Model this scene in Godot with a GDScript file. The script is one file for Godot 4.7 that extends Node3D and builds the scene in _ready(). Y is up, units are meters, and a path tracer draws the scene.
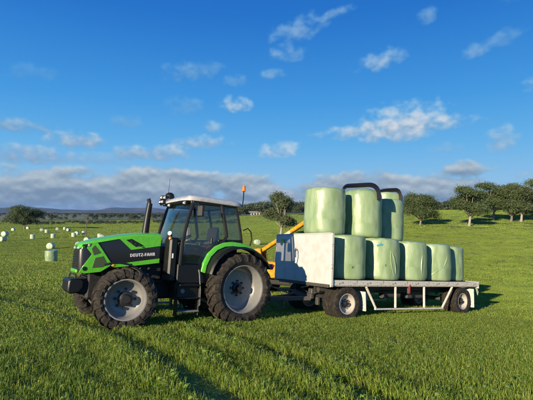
extends Node3D
# A green tractor with a flat-bed trailer of wrapped silage bales on a sloping paddock.
# x runs right, -z runs away from the photographer, y is up, metres.

const EYE := 1.65
var rng := RandomNumberGenerator.new()
var M := {}
var taken := {}

# ------------------------------------------------------------------ mesh builder
class MB:
	var v := PackedVector3Array()
	var T := Transform3D.IDENTITY
	var mark := 0
	func start() -> void:
		mark = v.size()
	func tri(a: Vector3, b: Vector3, c: Vector3) -> void:
		v.push_back(T * a); v.push_back(T * b); v.push_back(T * c)
	func quad(a: Vector3, b: Vector3, c: Vector3, d: Vector3) -> void:
		tri(a, b, c); tri(a, c, d)
	# turn the closed piece added since start() so that its faces look outwards
	func close() -> void:
		if v.size() == mark:
			return
		var o := v[mark]
		var vol := 0.0
		for i in range(mark, v.size(), 3):
			vol += (v[i] - o).dot((v[i + 1] - o).cross(v[i + 2] - o))
		if vol > 0.0:
			for i in range(mark, v.size(), 3):
				var t := v[i + 1]
				v[i + 1] = v[i + 2]
				v[i + 2] = t
	func box(c: Vector3, s: Vector3, bev := 0.0, b := Basis.IDENTITY) -> void:
		start()
		var h := s / 2.0
		bev = minf(bev, minf(h.x, minf(h.y, h.z)) * 0.9)
		if bev <= 0.0:
			var p := []
			for i in 8:
				p.append(c + b * Vector3(h.x * (1 if i & 1 else -1), h.y * (1 if i & 2 else -1), h.z * (1 if i & 4 else -1)))
			quad(p[0], p[2], p[3], p[1]); quad(p[4], p[5], p[7], p[6]); quad(p[0], p[1], p[5], p[4])
			quad(p[2], p[6], p[7], p[3]); quad(p[0], p[4], p[6], p[2]); quad(p[1], p[3], p[7], p[5])
		else:
			var g := func(sx: int, sy: int, sz: int, ax: int) -> Vector3:
				var q := Vector3(h.x - bev, h.y - bev, h.z - bev)
				q[ax] = h[ax]
				return c + b * Vector3(q.x * sx, q.y * sy, q.z * sz)
			for ax in 3:
				var a1 := (ax + 1) % 3
				var a2 := (ax + 2) % 3
				for s0 in [-1, 1]:
					var f := []
					for st in [[-1, -1], [1, -1], [1, 1], [-1, 1]]:
						var k := [0, 0, 0]
						k[ax] = s0; k[a1] = st[0]; k[a2] = st[1]
						f.append(g.call(k[0], k[1], k[2], ax))
					if s0 > 0: quad(f[3], f[2], f[1], f[0])
					else: quad(f[0], f[1], f[2], f[3])
			for ax in 3: # edges along ax
				var a1 := (ax + 1) % 3
				var a2 := (ax + 2) % 3
				for s1 in [-1, 1]:
					for s2 in [-1, 1]:
						var k0 := [0, 0, 0]
						var k1 := [0, 0, 0]
						k0[ax] = -1; k1[ax] = 1
						k0[a1] = s1; k1[a1] = s1; k0[a2] = s2; k1[a2] = s2
						var e := [g.call(k0[0], k0[1], k0[2], a1), g.call(k1[0], k1[1], k1[2], a1), g.call(k1[0], k1[1], k1[2], a2), g.call(k0[0], k0[1], k0[2], a2)]
						if s1 * s2 > 0: quad(e[3], e[2], e[1], e[0])
						else: quad(e[0], e[1], e[2], e[3])
			for sx in [-1, 1]:
				for sy in [-1, 1]:
					for sz in [-1, 1]:
						var a: Vector3 = g.call(sx, sy, sz, 0)
						var bb: Vector3 = g.call(sx, sy, sz, 1)
						var cc: Vector3 = g.call(sx, sy, sz, 2)
						if sx * sy * sz > 0: tri(a, cc, bb)
						else: tri(a, bb, cc)
		close()
	func bar(a: Vector3, b: Vector3, w: float, hgt: float, bev := 0.0, upv := Vector3.UP) -> void:
		var x := (b - a).normalized()
		if absf(x.dot(upv)) > 0.99: upv = Vector3.BACK
		var z := x.cross(upv).normalized()
		var y := z.cross(x)
		box((a + b) / 2.0, Vector3((b - a).length(), hgt, w), bev, Basis(x, y, z))
	func tube(pts: Array, r, sides := 10) -> void:
		var rings := []
		var n := pts.size()
		var prev := Vector3.ZERO
		for i in n:
			var d: Vector3 = (pts[mini(i + 1, n - 1)] - pts[maxi(i - 1, 0)]).normalized()
			var u := prev
			if i == 0:
				u = Vector3.UP if absf(d.y) < 0.9 else Vector3.RIGHT
			u = (u - d * u.dot(d)).normalized()
			prev = u
			var w := d.cross(u)
			var rr: float = r[i] if r is Array else r
			var ring := PackedVector3Array()
			for k in sides:
				var a := TAU * k / sides
				ring.push_back(pts[i] + (u * cos(a) + w * sin(a)) * rr)
			rings.append(ring)
		loft(rings)
	func loft(rings: Array, caps := true) -> void:
		start()
		var n: int = rings[0].size()
		for i in rings.size() - 1:
			for k in n:
				var k2 := (k + 1) % n
				quad(rings[i][k], rings[i][k2], rings[i + 1][k2], rings[i + 1][k])
		if caps:
			for e in [0, rings.size() - 1]:
				var c := Vector3.ZERO
				for p in rings[e]: c += p
				c /= n
				for k in n:
					var k2 := (k + 1) % n
					if e == 0: tri(c, rings[e][k2], rings[e][k])
					else: tri(c, rings[e][k], rings[e][k2])
		close()
	# profile of Vector2(radius, along axis); loop = closed profile (a ring), else ends on the axis
	func lathe(prof: Array, c: Vector3, axis: Vector3, segs := 32, loop := false) -> void:
		start()
		var u := (Vector3.UP if absf(axis.y) < 0.9 else Vector3.RIGHT)
		u = (u - axis * u.dot(axis)).normalized()
		var w := axis.cross(u)
		var n := prof.size()
		for i in (n if loop else n - 1):
			var p: Vector2 = prof[i]
			var q: Vector2 = prof[(i + 1) % n]
			for k in segs:
				var a0 := TAU * k / segs
				var a1 := TAU * ((k + 1) % segs) / segs
				var e0 := u * cos(a0) + w * sin(a0)
				var e1 := u * cos(a1) + w * sin(a1)
				var A := c + axis * p.y + e0 * p.x
				var B := c + axis * p.y + e1 * p.x
				var C := c + axis * q.y + e1 * q.x
				var D := c + axis * q.y + e0 * q.x
				if p.x > 1e-5: tri(A, B, C)
				if q.x > 1e-5: tri(A, C, D)
		close()
	# side-view outline (x, y) pushed out between z0 and z1, both functions or numbers
	func prism(poly: Array, z0, z1, bev := 0.0) -> void:
		start()
		var n := poly.size()
		var pp := PackedVector2Array(poly)
		var idx := Geometry2D.triangulate_polygon(pp)
		var cw := Geometry2D.is_polygon_clockwise(pp)
		var inner := PackedVector2Array()
		for i in n:
			var a: Vector2 = (pp[i] - pp[(i + n - 1) % n]).normalized()
			var b: Vector2 = (pp[(i + 1) % n] - pp[i]).normalized()
			var na := Vector2(a.y, -a.x) if cw else Vector2(-a.y, a.x)
			var nb := Vector2(b.y, -b.x) if cw else Vector2(-b.y, b.x)
			var m := (na + nb).normalized()
			var k := bev / maxf(m.dot(na), 0.4)
			inner.push_back(pp[i] - m * -k)
		var zf := func(p: Vector2, w, off: float) -> Vector3:
			var z: float = w.call(p) if w is Callable else w
			return Vector3(p.x, p.y, z + off)
		var o0 := []; var o1 := []; var i0 := []; var i1 := []
		var z1a: float = z1.call(pp[0]) if z1 is Callable else z1
		var z0a: float = z0.call(pp[0]) if z0 is Callable else z0
		var sg := signf(z1a - z0a)
		for i in n:
			o0.append(zf.call(pp[i], z0, bev * sg)); o1.append(zf.call(pp[i], z1, -bev * sg))
			i0.append(zf.call(inner[i], z0, 0.0)); i1.append(zf.call(inner[i], z1, 0.0))
		for i in n:
			var j := (i + 1) % n
			quad(o0[i], o0[j], o1[j], o1[i])
			if bev > 0.0:
				quad(o1[i], o1[j], i1[j], i1[i])
				quad(i0[i], i0[j], o0[j], o0[i])
		# caps follow the winding of the sides
		for i in range(0, idx.size(), 3):
			var a := idx[i]; var b := idx[i + 1]; var c := idx[i + 2]
			var ccw := (pp[b] - pp[a]).cross(pp[c] - pp[a]) > 0.0
			if ccw == cw:
				var t := b; b = c; c = t
			tri(i1[a], i1[b], i1[c]); tri(i0[a], i0[c], i0[b])
		close()
	func mesh(angle := 40.0) -> ArrayMesh:
		var n := v.size()
		var fn := PackedVector3Array()
		fn.resize(n / 3)
		var at := {}
		for i in range(0, n, 3):
			fn[i / 3] = (v[i + 2] - v[i]).cross(v[i + 1] - v[i])
			for k in 3:
				var key := Vector3i((v[i + k] * 5000.0).round())
				if at.has(key): at[key].push_back(i / 3)
				else: at[key] = PackedInt32Array([i / 3])
		var nn := PackedVector3Array()
		nn.resize(n)
		var lim := cos(deg_to_rad(angle))
		var un := PackedVector3Array()
		un.resize(fn.size())
		for i in fn.size(): un[i] = fn[i].normalized()
		for i in n:
			var f := i / 3
			var s := Vector3.ZERO
			for g in at[Vector3i((v[i] * 5000.0).round())]:
				if un[g].dot(un[f]) > lim: s += fn[g]
			nn[i] = s.normalized() if s.length_squared() > 1e-20 else Vector3.UP
		var arr := []
		arr.resize(Mesh.ARRAY_MAX)
		arr[Mesh.ARRAY_VERTEX] = v
		arr[Mesh.ARRAY_NORMAL] = nn
		var m := ArrayMesh.new()
		m.add_surface_from_arrays(Mesh.PRIMITIVE_TRIANGLES, arr)
		return m

# ------------------------------------------------------------------ node helpers
func numbered(called: String) -> String:
	taken[called] = taken.get(called, -1) + 1
	return called if taken[called] == 0 else "%s_%03d" % [called, taken[called]]

func part(called: String, m: Variant, mat: Material, parent: Node, angle := 40.0) -> MeshInstance3D:
	var o := MeshInstance3D.new()
	o.name = called
	o.mesh = m.mesh(angle) if m is MB else m
	o.material_override = mat
	parent.add_child(o, true)
	return o

func tag(o: Node, label: String, category: String, group := "") -> void:
	o.set_meta("label", label)
	o.set_meta("category", category)
	if group: o.set_meta("group", group)

func thing(called: String, label: String, category: String, xf: Transform3D, group := "") -> Node3D:
	var o := Node3D.new()
	o.name = numbered(called)
	add_child(o, true)
	o.transform = xf
	tag(o, label, category, group)
	return o

func single(called: String, m: Variant, mat: Material, label: String, category: String, xf: Transform3D, group := "") -> MeshInstance3D:
	var o := part(numbered(called), m, mat, self)
	o.transform = xf
	tag(o, label, category, group)
	return o

func structure(called: String, m: Variant, mat: Material) -> MeshInstance3D:
	var o := part(called, m, mat, self)
	o.set_meta("kind", "structure")
	return o

# ------------------------------------------------------------------ land
func ss(a: float, b: float, x: float) -> float:
	var t := clampf((x - a) / (b - a), 0.0, 1.0)
	return t * t * (3.0 - 2.0 * t)

var lumps := FastNoiseLite.new()

func ground(x: float, z: float) -> float:
	var d := -z
	var px := 60.0 * tanh(x / 60.0)
	var p := -0.05 * px - 0.105 * (d if d > 0.0 else 30.0 * tanh(d / 30.0))
	var low := -5.3
	var k := 1.0
	var h := maxf(p - low, 0.0)
	p = low + 0.5 * ((p - low) + sqrt((p - low) * (p - low) + k * k))
	var r := sqrt(x * x + z * z)
	if d > 0.0 or r > 60.0:
		var az := rad_to_deg(atan2(x, maxf(d, 0.01) if d > 0.0 else d))
		if az > 90.0: az = 90.0
		var rise := 9.0 * ss(60.0, 260.0, r) * ss(-3.0, 20.0, az)
		rise = maxf(rise, 6.6 * ss(230.0, 480.0, r) * ss(-10.0, 0.0, az))
		rise = maxf(rise, 6.6 * ss(400.0, 2600.0, r))
		p += rise
	var near := ss(16.0, 40.0, r)
	p -= 0.012 * log(1.0 + exp(minf(x - 1.0, 8.0)))
	p += near * lumps.get_noise_2d(x, z) * 0.9 * ss(0.0, 80.0, r)
	return p

func g3(x: float, z: float) -> Vector3:
	return Vector3(x, ground(x, z), z)

# stands on the slope, turned by yaw: local x runs back and to the right, y up from the slope
func on_slope(x: float, d: float, yaw: float, lift := 0.0) -> Transform3D:
	var n := Vector3(0.05, 1.0, -0.105).normalized()
	var a := deg_to_rad(yaw)
	var u := Vector3(cos(a), 0, -sin(a))
	u = (u - n * u.dot(n)).normalized()
	var w := u.cross(n)
	return Transform3D(Basis(u, n, w), Vector3(x, -0.05 * x - 0.105 * d, -d) + n * lift)

func upright(x: float, d: float, yaw := 0.0, lift := 0.0) -> Transform3D:
	return Transform3D(Basis(Vector3.UP, deg_to_rad(yaw)), g3(x, -d) + Vector3.UP * lift)

# a distance and a bearing given as metres to the side per metre away
func spot(px: float, d: float) -> Vector2:
	return Vector2((px - 266.5) / 410.0 * d, d)

# ------------------------------------------------------------------ materials
func noise_image(sd: int, freq: float, a: Color, b: Color, size := 256, oct := 4, lo := 0.0, hi := 1.0, stretch := Vector2i(1, 1)) -> Image:
	var f := FastNoiseLite.new()
	f.seed = sd
	f.noise_type = FastNoiseLite.TYPE_SIMPLEX_SMOOTH
	f.frequency = freq
	f.fractal_octaves = oct
	var im := f.get_seamless_image(size / stretch.x, size / stretch.y)
	if stretch != Vector2i(1, 1): im.resize(size, size, Image.INTERPOLATE_CUBIC)
	im.convert(Image.FORMAT_L8)
	var src := im.get_data()
	var out := PackedByteArray()
	out.resize(src.size() * 3)
	var lut := PackedByteArray()
	for i in 256:
		var t := clampf((i / 255.0 - lo) / (hi - lo), 0.0, 1.0)
		var c := a.lerp(b, t)
		lut.append_array(PackedByteArray([c.r8, c.g8, c.b8]))
	for i in src.size():
		var s := src[i] * 3
		out[i * 3] = lut[s]; out[i * 3 + 1] = lut[s + 1]; out[i * 3 + 2] = lut[s + 2]
	var res := Image.create_from_data(size, size, false, Image.FORMAT_RGB8, out)
	return res

func tex(im: Image) -> ImageTexture:
	im.generate_mipmaps()
	return ImageTexture.create_from_image(im)

func lin(r: float, g: float, b: float) -> Color:
	return Color(r, g, b).linear_to_srgb()

func mat(color: Color, rough := 0.6, metal := 0.0) -> StandardMaterial3D:
	var m := StandardMaterial3D.new()
	m.albedo_color = color
	m.roughness = rough
	m.metallic = metal
	return m

func grain(m: StandardMaterial3D, t: Texture2D, scale: float, world := false) -> StandardMaterial3D:
	m.albedo_texture = t
	m.uv1_triplanar = true
	m.uv1_world_triplanar = world
	m.uv1_scale = Vector3.ONE * scale
	return m

func bumps(m: StandardMaterial3D, t: Texture2D, depth: float) -> StandardMaterial3D:
	m.normal_enabled = true
	m.normal_texture = t
	m.normal_scale = depth
	return m

func normal_tex(sd: int, freq: float, strength: float, size := 256, stretch := Vector2i(1, 1)) -> ImageTexture:
	var im := noise_image(sd, freq, Color.BLACK, Color.WHITE, size, 4, 0.0, 1.0, stretch)
	im.bump_map_to_normal_map(strength)
	return tex(im)

# stretch film: edges of overlapping turns and fine pulled streaks
func film_normal() -> ImageTexture:
	var im := noise_image(16, 0.03, Color.BLACK, Color.WHITE, 512, 4, 0.0, 1.0, Vector2i(1, 4))
	var n2 := noise_image(17, 0.05, Color.BLACK, Color.WHITE, 512, 3, 0.0, 1.0, Vector2i(8, 1))
	for y in 512:
		for x in 512:
			var a := im.get_pixel(x, y).r * 0.55 + n2.get_pixel(x, y).r * 0.25
			var yy := y + 10.0 * im.get_pixel((x / 3) % 512, 40).r
			var saw := fposmod(yy / 102.4, 1.0)
			a += 0.12 * saw
			im.set_pixel(x, y, Color(a, a, a))
	im.bump_map_to_normal_map(3.0)
	return tex(im)

func make_materials() -> void:
	var W := Color.WHITE
	var dust := tex(noise_image(3, 0.02, Color(0.76, 0.76, 0.76), W, 256, 5, 0.2, 0.8))
	var fine := tex(noise_image(5, 0.06, Color(0.7, 0.7, 0.7), W, 256, 5, 0.2, 0.8))
	var mud := tex(noise_image(7, 0.018, Color(0.55, 0.52, 0.5), Color(1.0, 0.94, 0.84), 256, 5, 0.3, 0.7))
	var rust := tex(noise_image(9, 0.022, Color(0.62, 0.52, 0.42), W, 512, 6, 0.16, 0.34))
	var scuff := tex(noise_image(12, 0.012, Color(0.955, 0.945, 0.92), W, 512, 6, 0.15, 0.6))
	var film := tex(noise_image(15, 0.012, Color(0.84, 0.88, 0.8), W, 256, 4, 0.25, 0.75, Vector2i(1, 4)))
	var filmn := film_normal()
	var roughn := normal_tex(18, 0.05, 2.5)
	M.green = mat(lin(0.125, 0.58, 0.028), 0.30)
	M.green.clearcoat_enabled = true
	M.green.clearcoat = 0.5
	M.green.clearcoat_roughness = 0.12
	M.green = grain(M.green, tex(noise_image(21, 0.03, Color(0.95, 0.95, 0.94), W, 256, 4, 0.3, 0.6)), 0.9)
	M.black = grain(mat(lin(0.012, 0.012, 0.0125), 0.45), fine, 1.5)
	M.gloss_black = mat(lin(0.016, 0.016, 0.018), 0.2)
	M.chassis = grain(mat(lin(0.030, 0.029, 0.027), 0.7), dust, 2.0)
	M.tyre = bumps(grain(mat(lin(0.050, 0.047, 0.042), 0.82), mud, 1.6), roughn, 0.6)
	M.rim = grain(mat(lin(0.27, 0.27, 0.262), 0.40, 0.15), scuff, 1.2)
	M.hub = mat(lin(0.02, 0.02, 0.021), 0.45)
	M.bolt = mat(lin(0.35, 0.35, 0.34), 0.35, 0.8)
	M.roof = grain(mat(lin(0.62, 0.62, 0.60), 0.4), tex(noise_image(23, 0.03, Color(0.86, 0.86, 0.84), W, 256, 4)), 1.0)
	M.glass = mat(Color(0.12, 0.19, 0.165, 0.20), 0.02)
	M.glass.transparency = BaseMaterial3D.TRANSPARENCY_ALPHA
	M.lamp = mat(lin(0.75, 0.76, 0.78), 0.12, 0.4)
	M.amber = mat(lin(0.75, 0.22, 0.02), 0.25)
	M.red = mat(lin(0.45, 0.02, 0.02), 0.3)
	M.white_print = mat(lin(0.8, 0.8, 0.8), 0.4)
	M.mesh_grey = grain(mat(lin(0.085, 0.13, 0.05), 0.6), fine, 8.0)
	M.yellow_tag = mat(lin(0.7, 0.5, 0.05), 0.4)
	M.seat = grain(mat(lin(0.06, 0.06, 0.065), 0.9), fine, 3.0)
	M.beige = mat(lin(0.55, 0.52, 0.40), 0.6)
	M.trim = mat(lin(0.22, 0.23, 0.23), 0.6)
	M.cream = grain(mat(lin(0.58, 0.595, 0.57), 0.5), scuff, 0.45)
	M.worn_white = grain(mat(lin(0.72, 0.68, 0.58), 0.6), rust, 0.9)
	M.wood = grain(mat(lin(0.16, 0.13, 0.10), 0.85), fine, 2.0)
	M.steel = grain(mat(lin(0.10, 0.095, 0.085), 0.6, 0.3), rust, 1.8)
	M.old_rim = grain(mat(lin(0.50, 0.46, 0.40), 0.6), rust, 2.2)
	M.film = bumps(grain(mat(lin(0.335, 0.440, 0.252), 0.40), film, 1.0), filmn, 0.8)
	M.film.clearcoat_enabled = true
	M.film.clearcoat = 0.12
	M.film.clearcoat_roughness = 0.35
	M.white_film = bumps(grain(mat(lin(0.62, 0.68, 0.52), 0.36), film, 1.0), filmn, 0.6)
	M.scuff = grain(mat(lin(0.17, 0.20, 0.12), 0.7), fine, 9.0)
	M.soot = grain(mat(lin(0.035, 0.035, 0.03), 0.8), fine, 3.0)
	M.blue_paint = mat(lin(0.02, 0.24, 0.38), 0.5)
	M.pale_plate = grain(mat(lin(0.45, 0.62, 0.46), 0.5), dust, 3.0)
	M.lime = mat(lin(0.35, 0.55, 0.05), 0.4)
	M.yellow = grain(mat(lin(0.78, 0.40, 0.012), 0.38), dust, 1.0)
	M.grey_metal = grain(mat(lin(0.35, 0.35, 0.34), 0.4, 0.5), dust, 2.0)
	M.bark = grain(mat(lin(0.30, 0.25, 0.19), 0.9), dust, 0.5)
	M.pale_bark = grain(mat(lin(0.50, 0.44, 0.36), 0.85), dust, 0.4)
	M.leaf = mat(W, 0.6)
	M.leaf.vertex_color_use_as_albedo = true
	M.leaf.backlight_enabled = true
	M.leaf.backlight = Color(0.36, 0.40, 0.2)
	M.grass = mat(W, 0.5)
	M.grass.vertex_color_use_as_albedo = true
	M.grass.backlight_enabled = true
	M.grass.backlight = Color(0.42, 0.5, 0.16)
	M.wall_paint = mat(lin(0.5, 0.47, 0.42), 0.7)
	M.roof_iron = mat(lin(0.42, 0.40, 0.38), 0.5, 0.2)
	M.pole = grain(mat(lin(0.22, 0.18, 0.14), 0.9), fine, 1.0)
	M.land = grain(mat(W, 0.95), tex(noise_image(31, 0.03, Color(0.66, 0.68, 0.6), W, 512, 6, 0.2, 0.8)), 0.21, true)
	M.land.vertex_color_use_as_albedo = true

# ------------------------------------------------------------------ sky: blue air, small fair-weather clouds, a bank low down
func make_sky() -> ImageTexture:
	var w := 4096
	var h := 2048
	var data := PackedByteArray()
	data.resize(w * h * 3)
	var stops := [[-90.0, Color8(96, 104, 92)], [-6.0, Color8(120, 128, 120)], [-0.5, Color8(150, 166, 184)], [0.0, Color8(150, 178, 208)], [4.0, Color8(146, 196, 232)], [9.0, Color8(104, 178, 232)], [15.0, Color8(70, 154, 224)], [26.0, Color8(38, 116, 202)], [45.0, Color8(24, 90, 178)], [90.0, Color8(16, 66, 148)]]
	var rowc := []
	for y in h:
		var e := 90.0 - (y + 0.5) / h * 180.0
		var c: Color = stops[0][1]
		for i in stops.size() - 1:
			if e >= stops[i][0]:
				c = stops[i][1].lerp(stops[i + 1][1], clampf((e - stops[i][0]) / (stops[i + 1][0] - stops[i][0]), 0, 1))
		rowc.append(c)
	var strip := Image.create(1, h, false, Image.FORMAT_RGB8)
	for y in h: strip.set_pixel(0, y, rowc[y])
	strip.resize(w, h, Image.INTERPOLATE_NEAREST)
	data = strip.get_data()
	var f := FastNoiseLite.new()
	f.noise_type = FastNoiseLite.TYPE_SIMPLEX_SMOOTH
	f.fractal_octaves = 6
	f.seed = 41
	f.frequency = 0.012
	var n1im := f.get_seamless_image(2048, 256)
	n1im.convert(Image.FORMAT_L8)
	n1im.resize(4096, 256, Image.INTERPOLATE_CUBIC)
	var n1 := n1im.get_data()
	f.seed = 43
	f.frequency = 0.03
	var n2im := f.get_seamless_image(1024, 1024)
	n2im.convert(Image.FORMAT_L8)
	var n2 := n2im.get_data()
	f.seed = 47
	f.frequency = 0.022
	f.fractal_octaves = 3
	var n3im := f.get_seamless_image(1024, 1024)
	n3im.convert(Image.FORMAT_L8)
	var n3 := n3im.get_data()
	# the bank along the horizon
	var y0 := int((90.0 - 9.5) / 180.0 * h)
	var y1 := int(90.0 / 180.0 * h) + 6
	for y in range(y0, y1):
		var e := 90.0 - (y + 0.5) / h * 180.0
		var ry := int(90 + (y - y0) * 1.0) % 256
		var ryu := (ry + 250) % 256
		var cover := ss(8.6, 5.2, e) * 0.62 + ss(6.0, 3.2, e) * 0.26
		var gap := ss(1.9, 0.3, e) * 0.12
		for x in w:
			var a := n1[ry * w + x] / 255.0
			var b := n1[ryu * w + x] / 255.0
			var fi := n2[((y * 3) & 1023) * 1024 + ((x * 2) & 1023)] / 255.0
			var q := a * 0.85 + fi * 0.15
			var den := clampf((q - (0.84 - cover * 0.74)) / 0.24, 0.0, 1.0)
			if den <= 0.0: continue
			den = den * den * (3.0 - 2.0 * den) * (0.93 - gap)
			var lit := clampf(0.42 + (a - b) * 2.6 + (fi - 0.5) * 0.25 + (e - 4.2) * 0.10, 0.0, 1.0)
			var i := (y * w + x) * 3
			data[i] = int(lerpf(data[i], lerpf(120, 198, lit), den))
			data[i + 1] = int(lerpf(data[i + 1], lerpf(143, 208, lit), den))
			data[i + 2] = int(lerpf(data[i + 2], lerpf(165, 214, lit), den))
	# small clouds: bearing, elevation, half width, half height (degrees), thickness, tone, slope
	var puffs := []
	for p in [[298, 28, 22, 10, 0.55, 0.8, 0.35], [337, 13, 13, 4, 0.5, 0.8, 0.4], [287, 52, 14, 7, 0.5, 0.8, 0.0], [234, 104, 14, 6.5, 0.95, 0.85, 0.0], [272, 72, 12, 4, 0.5, 0.7, 0.1], [190, 72, 25, 8, 0.42, 0.55, 0.2], [234, 80, 10, 5, 0.35, 0.6, 0.1], [212, 127, 9, 5, 0.6, 0.7, 0.0], [186, 108, 18, 8, 0.3, 0.5, 0.0], [279, 150, 18, 7, 0.9, 0.85, 0.1], [200, 143, 24, 6, 0.75, 0.6, 0.05], [382, 65, 18, 8, 0.75, 0.8, 0.25], [408, 124, 34, 13, 1.0, 0.85, 0.0], [372, 132, 38, 7, 0.95, 0.75, 0.1], [428, 130, 32, 6, 0.8, 0.75, 0.0], [395, 138, 28, 8, 0.85, 0.7, 0.1], [430, 27, 8, 6, 0.45, 0.75, 0.2], [478, 67, 9, 6, 0.5, 0.7, 0.2], [507, 60, 12, 6, 0.4, 0.7, 0.3], [518, 22, 10, 8, 0.25, 0.6, 0.3], [503, 148, 10, 11, 0.7, 0.6, 0.0], [75, 147, 22, 7, 0.9, 0.45, 0.05], [12, 138, 26, 6, 0.7, 0.3, 0.0], [22, 163, 30, 8, 0.85, 0.3, 0.0], [125, 126, 12, 5, 0.3, 0.45, 0.0], [163, 155, 22, 7, 0.85, 0.45, 0.05], [130, 156, 16, 6, 0.8, 0.4, 0.0], [95, 163, 30, 5, 0.45, 0.4, 0.0], [445, 152, 12, 5, 0.3, 0.6, 0.0], [30, 90, 20, 6, 0.2, 0.5, 0.1]]:
		puffs.append([rad_to_deg(atan((p[0] - 266.5) / 410.0)), rad_to_deg(atan((214.0 - p[1]) / 410.0)), p[2] * 0.15, p[3] * 0.155, p[4], p[5], p[6]])
	rng.seed = 77
	for k in 150:
		var az := rng.randf_range(36.0, 324.0)
		var el := 7.0 + 50.0 * pow(rng.randf(), 1.6)
		var s := rng.randf_range(1.2, 5.0) * (1.0 if el < 14.0 else 0.8)
		puffs.append([az, el, s, s * rng.randf_range(0.25, 0.45), rng.randf_range(0.3, 0.95), rng.randf_range(0.45, 0.85), rng.randf_range(0.0, 0.3)])
	for p in puffs:
		var ca := fposmod(p[0], 360.0) / 360.0 * w
		var ce: float = (90.0 - p[1]) / 180.0 * h
		var st := 1.0 / maxf(cos(deg_to_rad(p[1])), 0.3)
		var rx: float = p[2] / 360.0 * w * st * 1.5
		var ry: float = p[3] / 180.0 * h * 1.5
		for yy in range(int(ce - ry * 1.6), int(ce + ry * 1.6)):
			for xx in range(int(ca - rx * 1.4), int(ca + rx * 1.4)):
				var u := (xx - ca) / rx
				var t: float = (yy - ce) / ry + u * p[6] * rx / ry * 0.6
				var rr: float = u * u + t * t * (1.0 if t < 0.0 else 1.5)
				if rr > 1.6 or yy < 0: continue
				var X := posmod(xx, w)
				var na := n3[((yy * 2) & 1023) * 1024 + ((xx + (xx >> 1) + int(p[1] * 77)) & 1023)] / 255.0
				var nb := n2[((yy * 3) & 1023) * 1024 + ((xx * 2) & 1023)] / 255.0
				var q: float = (1.0 - rr) * 0.85 + (na - 0.5) * 0.85 + (nb - 0.5) * 0.28 - 0.14
				var den := clampf(q / 0.95, 0.0, 1.0) * ss(1.6, 0.6, rr)
				if den <= 0.0: continue
				den = den * den * (3.0 - 2.0 * den) * p[4] * 0.84
				var lit := clampf(p[5] - t * 0.5 + (nb - 0.5) * 0.5 + (na - 0.5) * 0.5, 0.0, 1.0)
				var i := (yy * w + X) * 3
				data[i] = int(lerpf(data[i], lerpf(128, 212, lit), den))
				data[i + 1] = int(lerpf(data[i + 1], lerpf(150, 218, lit), den))
				data[i + 2] = int(lerpf(data[i + 2], lerpf(178, 226, lit), den))
	var im := Image.create_from_data(w, h, false, Image.FORMAT_RGB8, data)
	return ImageTexture.create_from_image(im)

# ------------------------------------------------------------------ ground sheet, hills
func land_color(x: float, z: float, cn: FastNoiseLite, pn: FastNoiseLite) -> Color:
	var r := sqrt(x * x + z * z)
	var n := cn.get_noise_2d(x, z)
	var base := Color(0.130, 0.190, 0.028)
	var dry := Color(0.180, 0.220, 0.040)
	var deep := Color(0.095, 0.155, 0.022)
	var c := base.lerp(dry, clampf(n * 1.4, 0, 1)).lerp(deep, clampf(-n * 1.4, 0, 1))
	# rows left by the mower, running across the slope
	var rowpos := (x * 0.22 - z * 0.975) + n * 2.0
	c = c.lerp(dry, 0.35 * (0.5 + 0.5 * sin(rowpos * TAU / 6.5)) * ss(14.0, 30.0, r))
	if r > 240.0:
		var az := rad_to_deg(atan2(x, -z))
		if r > 420.0 + 40.0 * n:
			if az < -4.0 or r > 700.0:
				var pz := pn.get_noise_2d(x, z)
				var tan_ := Color(0.33, 0.29, 0.15)
				var olive := Color(0.17, 0.22, 0.07)
				c = tan_.lerp(olive, ss(-0.45, 0.0, pz)).lerp(Color(0.10, 0.14, 0.05), ss(0.25, 0.5, pz))
	return c

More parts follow.
